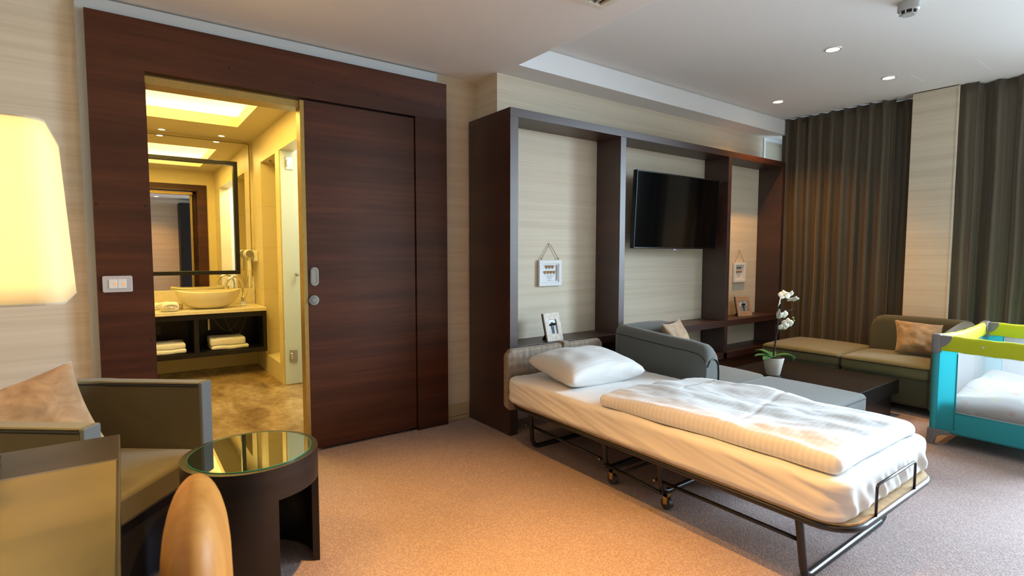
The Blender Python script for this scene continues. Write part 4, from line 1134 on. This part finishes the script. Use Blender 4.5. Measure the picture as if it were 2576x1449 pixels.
build('duct_shadow', B(1.64, 2.08, 1.62, 2.055, 2.6085, 2.6098), 'wood_gap', t)
for k_ in range(9):
    build('slat', MB().box(-.003, .003, 1.62, 2.055, -.008, .008, Matrix.Translation((1.675 + k_ * .046, 0, 2.600)) @ Matrix.Rotation(.5, 4, 'Y')), 'vent_white', t)
w = MB(); w.box(5.31, 5.64, 1.690, 1.700, 2.7735, 2.7748); 
tag(build('access_hatch', w, 'white'), 'thin white hatch seam in the ceiling nearer the curtain wall downlight', 'ceiling hatch')
w = MB(); w.box(5.35, 5.70, 1.265, 1.275, 2.7735, 2.7748)
tag(build('access_hatch', w, 'white'), 'thin white hatch seam in the ceiling above the travel cot', 'ceiling hatch')

# ================================================================== FOREGROUND
# drum table
tcx, tcy, tR = .405, 2.335, .255
t = thing('round_side_table', (tcx, tcy, 0), 'black drum side table with mirror-like glass top beside the armchair', 'side table')
def ring_wall(a0, a1, z0, z1, r0=.225, r1=.252, n_=24):
    w = MB(); vs = []; fs = []
    for i in range(n_ + 1):
        a = math.radians(a0 + (a1 - a0) * i / n_)
        for r, z in ((r0, z0), (r1, z0), (r1, z1), (r0, z1)): vs.append((tcx + r * math.cos(a), tcy + r * math.sin(a), z))
    for i in range(n_):
        for k_ in range(4): fs.append((i * 4 + k_, i * 4 + (k_ + 1) % 4, (i + 1) * 4 + (k_ + 1) % 4, (i + 1) * 4 + k_))
    if abs(a1 - a0) < 359: fs.append((0, 1, 2, 3)); fs.append(tuple(n_ * 4 + k_ for k_ in (3, 2, 1, 0)))
    return w.add(vs, fs)
build('apron', ring_wall(0, 360, .372, .496, n_=64), 'darkveneer', t, smooth='auto')
build('leg', ring_wall(-200, -80, 0, .372), 'darkveneer', t, smooth='auto')
build('leg', ring_wall(-22, 100, 0, .372), 'darkveneer', t, smooth='auto')
build('top_board', MB().cyl((tcx, tcy, .478), .2245, .012, 64), 'darkveneer', t)
build('glass_top', MB().cyl((tcx, tcy, .4905), .224, .0085, 64), mat('black_green_glass', (.010, .016, .010), .015, spec=1.0, ior=2.2), t, smooth='auto')
w = MB(); w.lathe([(.2245, .008), (.2245, 0), (.2268, 0), (.2268, .008), (.2245, .008)], 64, (tcx, tcy, .4912), caps=False)
build('glass_rim', w, mat('green_rim', (.03, .20, .12), .1), t, smooth='auto')
# armchair, tub shape (frame: centre, facing direction)
A = Vector((.235, 2.80)); Bq = Vector((-.130, 2.335)); 
fd = Vector((.62, -.50)).normalized(); sd = Vector((-fd.y, fd.x))       # facing / side(left when seen from front)
ctr = (A + Bq) / 2 - fd * .30
t = thing('armchair', (ctr.x, ctr.y, 0), 'olive tub armchair with pale edge bands left of the round table', 'armchair')
def pl(u, v_): q = ctr + fd * u + sd * v_; return q
hw_ = .315
path = []
for u in (.40, .30, .15, .0): path.append((*pl(u - .05, hw_), .70))
for i in range(1, 12):
    a = PI * i / 12; path.append((*pl(-.05 - .27 * math.sin(a), hw_ * math.cos(a)), .70 + .02 * math.sin(a)))
for u in (.0, .15, .30, .40): path.append((*pl(u - .05, -hw_), .70))
def shellbox(path, z0, thick, dz=0):
    w = MB(); vs = []; fs = []; P = [Vector((a, b_, 0)) for a, b_, c in path]; N_ = len(P)
    for i, p in enumerate(P):
        d = (P[min(i + 1, N_ - 1)] - P[max(i - 1, 0)]).normalized(); nr = Vector((-d.y, d.x, 0)); top = path[i][2] + dz
        for o, z in ((-thick / 2, z0), (-thick / 2, top), (thick / 2, top), (thick / 2, z0)): vs.append(p + nr * o + Vector((0, 0, z)))
    for i in range(N_ - 1):
        for k_ in range(4): fs.append((i * 4 + k_, i * 4 + (k_ + 1) % 4, (i + 1) * 4 + (k_ + 1) % 4, (i + 1) * 4 + k_))
    fs.append((0, 1, 2, 3)); fs.append(tuple((N_ - 1) * 4 + k_ for k_ in (3, 2, 1, 0)))
    return w.add([tuple(v_) for v_ in vs], fs)
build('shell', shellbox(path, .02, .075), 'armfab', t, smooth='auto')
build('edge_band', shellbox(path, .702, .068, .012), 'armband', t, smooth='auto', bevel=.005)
M['band'] = mat('blue_grey_band', (.115, .125, .125), .85, grain=.15, gscale=500)
for s in (0, -1):
    e = Vector((path[s][0], path[s][1])); q = e + fd * .004
    X = Matrix.Translation((q.x, q.y, 0)) @ Matrix.Rotation(math.atan2(fd.y, fd.x), 4, 'Z')
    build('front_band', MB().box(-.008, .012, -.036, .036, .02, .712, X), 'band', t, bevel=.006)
def offs(path, o, z):
    P = [Vector((a, b_, 0)) for a, b_, c in path]; r = []
    for i, p in enumerate(P):
        d = (P[min(i + 1, len(P) - 1)] - P[max(i - 1, 0)]).normalized(); r.append(tuple(p + Vector((-d.y, d.x, 0)) * o + Vector((0, 0, path[i][2] + z))))
    return r
w = MB(); w.tube(offs(path, .038, -.002), .0035, 6); w.tube(offs(path, -.038, -.002), .0035, 6)
build('piping', w, 'pipe', t)
o = [pl(.375, .272), pl(.375, -.272), pl(-.05, -.272), pl(-.24, -.17), pl(-.31, 0), pl(-.24, .17), pl(-.05, .272)]
def seat(z0, z1, cr, nm, m_, ins=0):
    w = MB(); w.prism([(q.x, q.y) for q in o], z0, z1); return build(nm, w, m_, t, bevel=.018, smooth='auto')
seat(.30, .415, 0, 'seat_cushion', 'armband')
o = [pl(.345, .274), pl(.345, -.274), pl(-.05, -.274), pl(-.05, .274)]
w = MB(); w.prism([(q.x, q.y) for q in o], .02, .30); build('seat_base', w, mat('navy_base', (.012, .014, .022), .8), t)
X = Matrix.Translation((-.32, 2.72, .628)) @ Matrix.Rotation(math.radians(-6), 4, 'Z') @ Matrix.Rotation(math.radians(66), 4, 'X') @ Matrix.Rotation(math.radians(20), 4, 'Z')
pillow(0, 0, 0, .215, .19, .065, X, 'throw_cushion', 'suede2', 'taupe suede cushion leaning in the armchair', 'cushion', 'suede throw cushions', .08)
# desk
t = thing('writing_desk', (-.6, 1.2, 0), 'dark wooden writing desk with leather inset in the left foreground', 'desk')
build('desk_top', MB().box(-1.45, -.018, .45, 1.99, .708, .748), 'deskwood', t, bevel=.002)
build('leather_inset', B(-1.40, -.026, .50, 1.735, .748, .7505), 'deskleather', t)
build('inlay_strip', B(-1.40, -.022, 1.735, 1.742, .748, .7512), 'steel', t)
build('side_panel', B(-.09, -.045, .50, 1.95, 0, .708), 'darkveneer', t)
build('side_panel', B(-1.42, -1.38, .50, 1.95, 0, .708), 'darkveneer', t)
build('modesty_panel', B(-1.38, -.09, 1.90, 1.93, .25, .708), 'darkveneer', t)
# lamp
lx, ly = -.35, 1.84
t = thing('table_lamp', (lx, ly, .748), 'table lamp with glowing cream square shade on the desk', 'lamp')
w = MB()
def sq(hw, z, r): return [(lx + a, ly + b_, z) for a, b_, _ in [(p[0], p[1], 0) for p in rr(-hw, hw, -hw, hw, r, 0, 5)]]
sh0, sh1 = 1.182, 1.602
def lshell(levels):
    w = MB(); n_ = len(levels[0]); vs = sum(levels, []); fs = []
    for i in range(len(levels) - 1):
        for k_ in range(n_): fs.append((i * n_ + k_, i * n_ + (k_ + 1) % n_, (i + 1) * n_ + (k_ + 1) % n_, (i + 1) * n_ + k_))
    return w.add(vs, fs)
lv = [sq(.243 - .022 * i / 8, sh0 + (sh1 - sh0) * i / 8, .045) for i in range(9)]
build('lamp_shade', lshell(lv), 'shade', t, smooth='auto', solid=.003)
M['rim'] = mat('shade_rim', (.60, .50, .34), .6)
build('shade_rim', MB().tube(sq(.243, sh0, .045), .003, 6, True), 'rim', t); build('shade_rim', MB().tube(sq(.221, sh1, .045), .003, 6, True), 'rim', t)
build('lamp_base', lshell([sq(.077, .7485, .01), sq(.079, .762, .01), sq(.072, .78, .01), sq(.062, .95, .01), sq(.054, 1.13, .01), sq(.02, 1.15, .005)]), 'black_plastic', t, smooth='auto')
light('lamp_glow', 'POINT', (lx, ly, 1.42), 27, (1, .66, .22), soft=.05)
bl_ = build('bulb', MB().lathe([(.012, 0), (.03, .03), (.034, .055), (.022, .085), (.002, .095)], 16, (lx, ly, 1.30)), mat('warm_bulb', (1, .8, .5), .5, emit=(1, .70, .30), estr=44), t, smooth=True)
build('socket', MB().cyl((lx, ly, 1.15), .012, .15, 12), 'steel', t)
# leather chair
t = thing('leather_chair', (.20, 1.0, 0), 'orange-brown leather chair with rounded back at the bottom edge', 'chair')
def cb(p, n):
    return Vector((0, 0, 0))
def chairback():
    w = MB(); vs = []; fs = []; n_ = 26; m_ = 30
    # profile in height: width along Y, thickness along X
    for i in range(n_ + 1):
        u = i / n_; z = .46 + .38 * u
        wy = .215 * (1 - .0 * u) * (1 - max(0, (u - .55) / .45) ** 2.6) ** .5 if u < 1 else .012
        wx = .068 * (1 - .15 * u) * (1 - max(0, (u - .60) / .40) ** 2.2) ** .5 if u < 1 else .006
        for k_ in range(m_):
            a = 2 * PI * k_ / m_; ca, sa = math.cos(a), math.sin(a)
            x = wx * math.copysign(abs(ca) ** .9, ca); y = wy * math.copysign(abs(sa) ** .9, sa)
            x += .10 * y
            vs.append((.105 + x, 1.22 + y * .85, z))
    for i in range(n_):
        for k_ in range(m_): fs.append((i * m_ + k_, i * m_ + (k_ + 1) % m_, (i + 1) * m_ + (k_ + 1) % m_, (i + 1) * m_ + k_))
    fs.append(tuple(reversed(range(m_)))); fs.append(tuple(n_ * m_ + k_ for k_ in range(m_)))
    return w.add(vs, fs)
build('backrest', chairback(), 'leather', t, smooth=True)
build('seat', MB().soft(.13, .52, .93, 1.28, .40, .46, .03, 6, 6, 2), 'leather', t, smooth=True)
for x in (.16, .49):
    for y in (.96, 1.25): build('leg', MB().tube([(x, y, 0), (x, y, .41)], .016, 10, rs=[.012, .018]), 'darkveneer', t, smooth='auto')
# wardrobe behind the viewer (mirror reflection)
t = thing('wardrobe', (1.9, -2.1, 0), 'black wardrobe by the rear wall seen in the bathroom mirror', 'wardrobe')
build('body', B(1.22, 2.6, -2.28, -1.75, 0, 2.5), 'pureblack', t)
build('door', B(1.225, 1.905, -1.75, -1.73, .05, 2.48), 'blackcube', t); build('door', B(1.915, 2.595, -1.75, -1.73, .05, 2.48), 'blackcube', t)

# ================================================================== LIGHT
DAY = (.66, .85, 1.0)
WARM = (1, .46, .085)
light('window_daylight', 'AREA', (XW + .5, -.33, 1.75), 580, DAY, (0, math.radians(58), 0), 2.5, 2.3, spread=125)
light('window_daylight_2', 'AREA', (XW + .3, 2.52, 1.4), 25, DAY, (0, math.radians(90), 0), 2.5, 1.0)
for x, y, e, sp in ((1.38, .95, 380, 60), (1.00, 1.95, 320, 70), (4.218, 1.826, 30, 80), (5.267, 1.829, 120, 66), (5.228, 2.747, 110, 120), (.74, -.76, 80, 110), (.75, -1.6, 90, 110), (-.55, 2.35, 80, 110)):
    z = 2.765 if x > 2.3 else 2.598
    light('downlight_beam', 'SPOT', (x, y, z - .006), e, WARM, (0, 0, 0), spot=sp, blend=1, soft=.028)
for x, y in ((.40, 6.60), (.94, 6.58)):
    light('bath_beam', 'SPOT', (x, y, 2.546), 18, (1, .70, .19), (0, 0, 0), spot=110, blend=.9, soft=.02)
light('bath_ceiling_lamp', 'AREA', (.3, 5.2, 2.84), 44, (1, .71, .17), (0, 0, 0), 1.0, 1.2)
light('shower_lamp', 'AREA', (1.85, 5.51, 2.4), 8, (1, .93, .72), (math.radians(0), 0, 0), .6, .08)
light('shower_lamp', 'AREA', (1.85, 4.6, 2.5), 26, (1, 1, .84), (0, 0, 0), .6, .6)
w_ = bpy.data.worlds.new('world'); sc.world = w_; w_.use_nodes = True
bg = w_.node_tree.nodes['Background']; bg.inputs[0].default_value = (.75, .87, 1, 1); bg.inputs[1].default_value = .6

vs_ = sc.view_settings
vs_.view_transform = 'Standard'; vs_.look = 'None'; vs_.gamma = 1; vs_.exposure = 0
vs_.use_curve_mapping = False
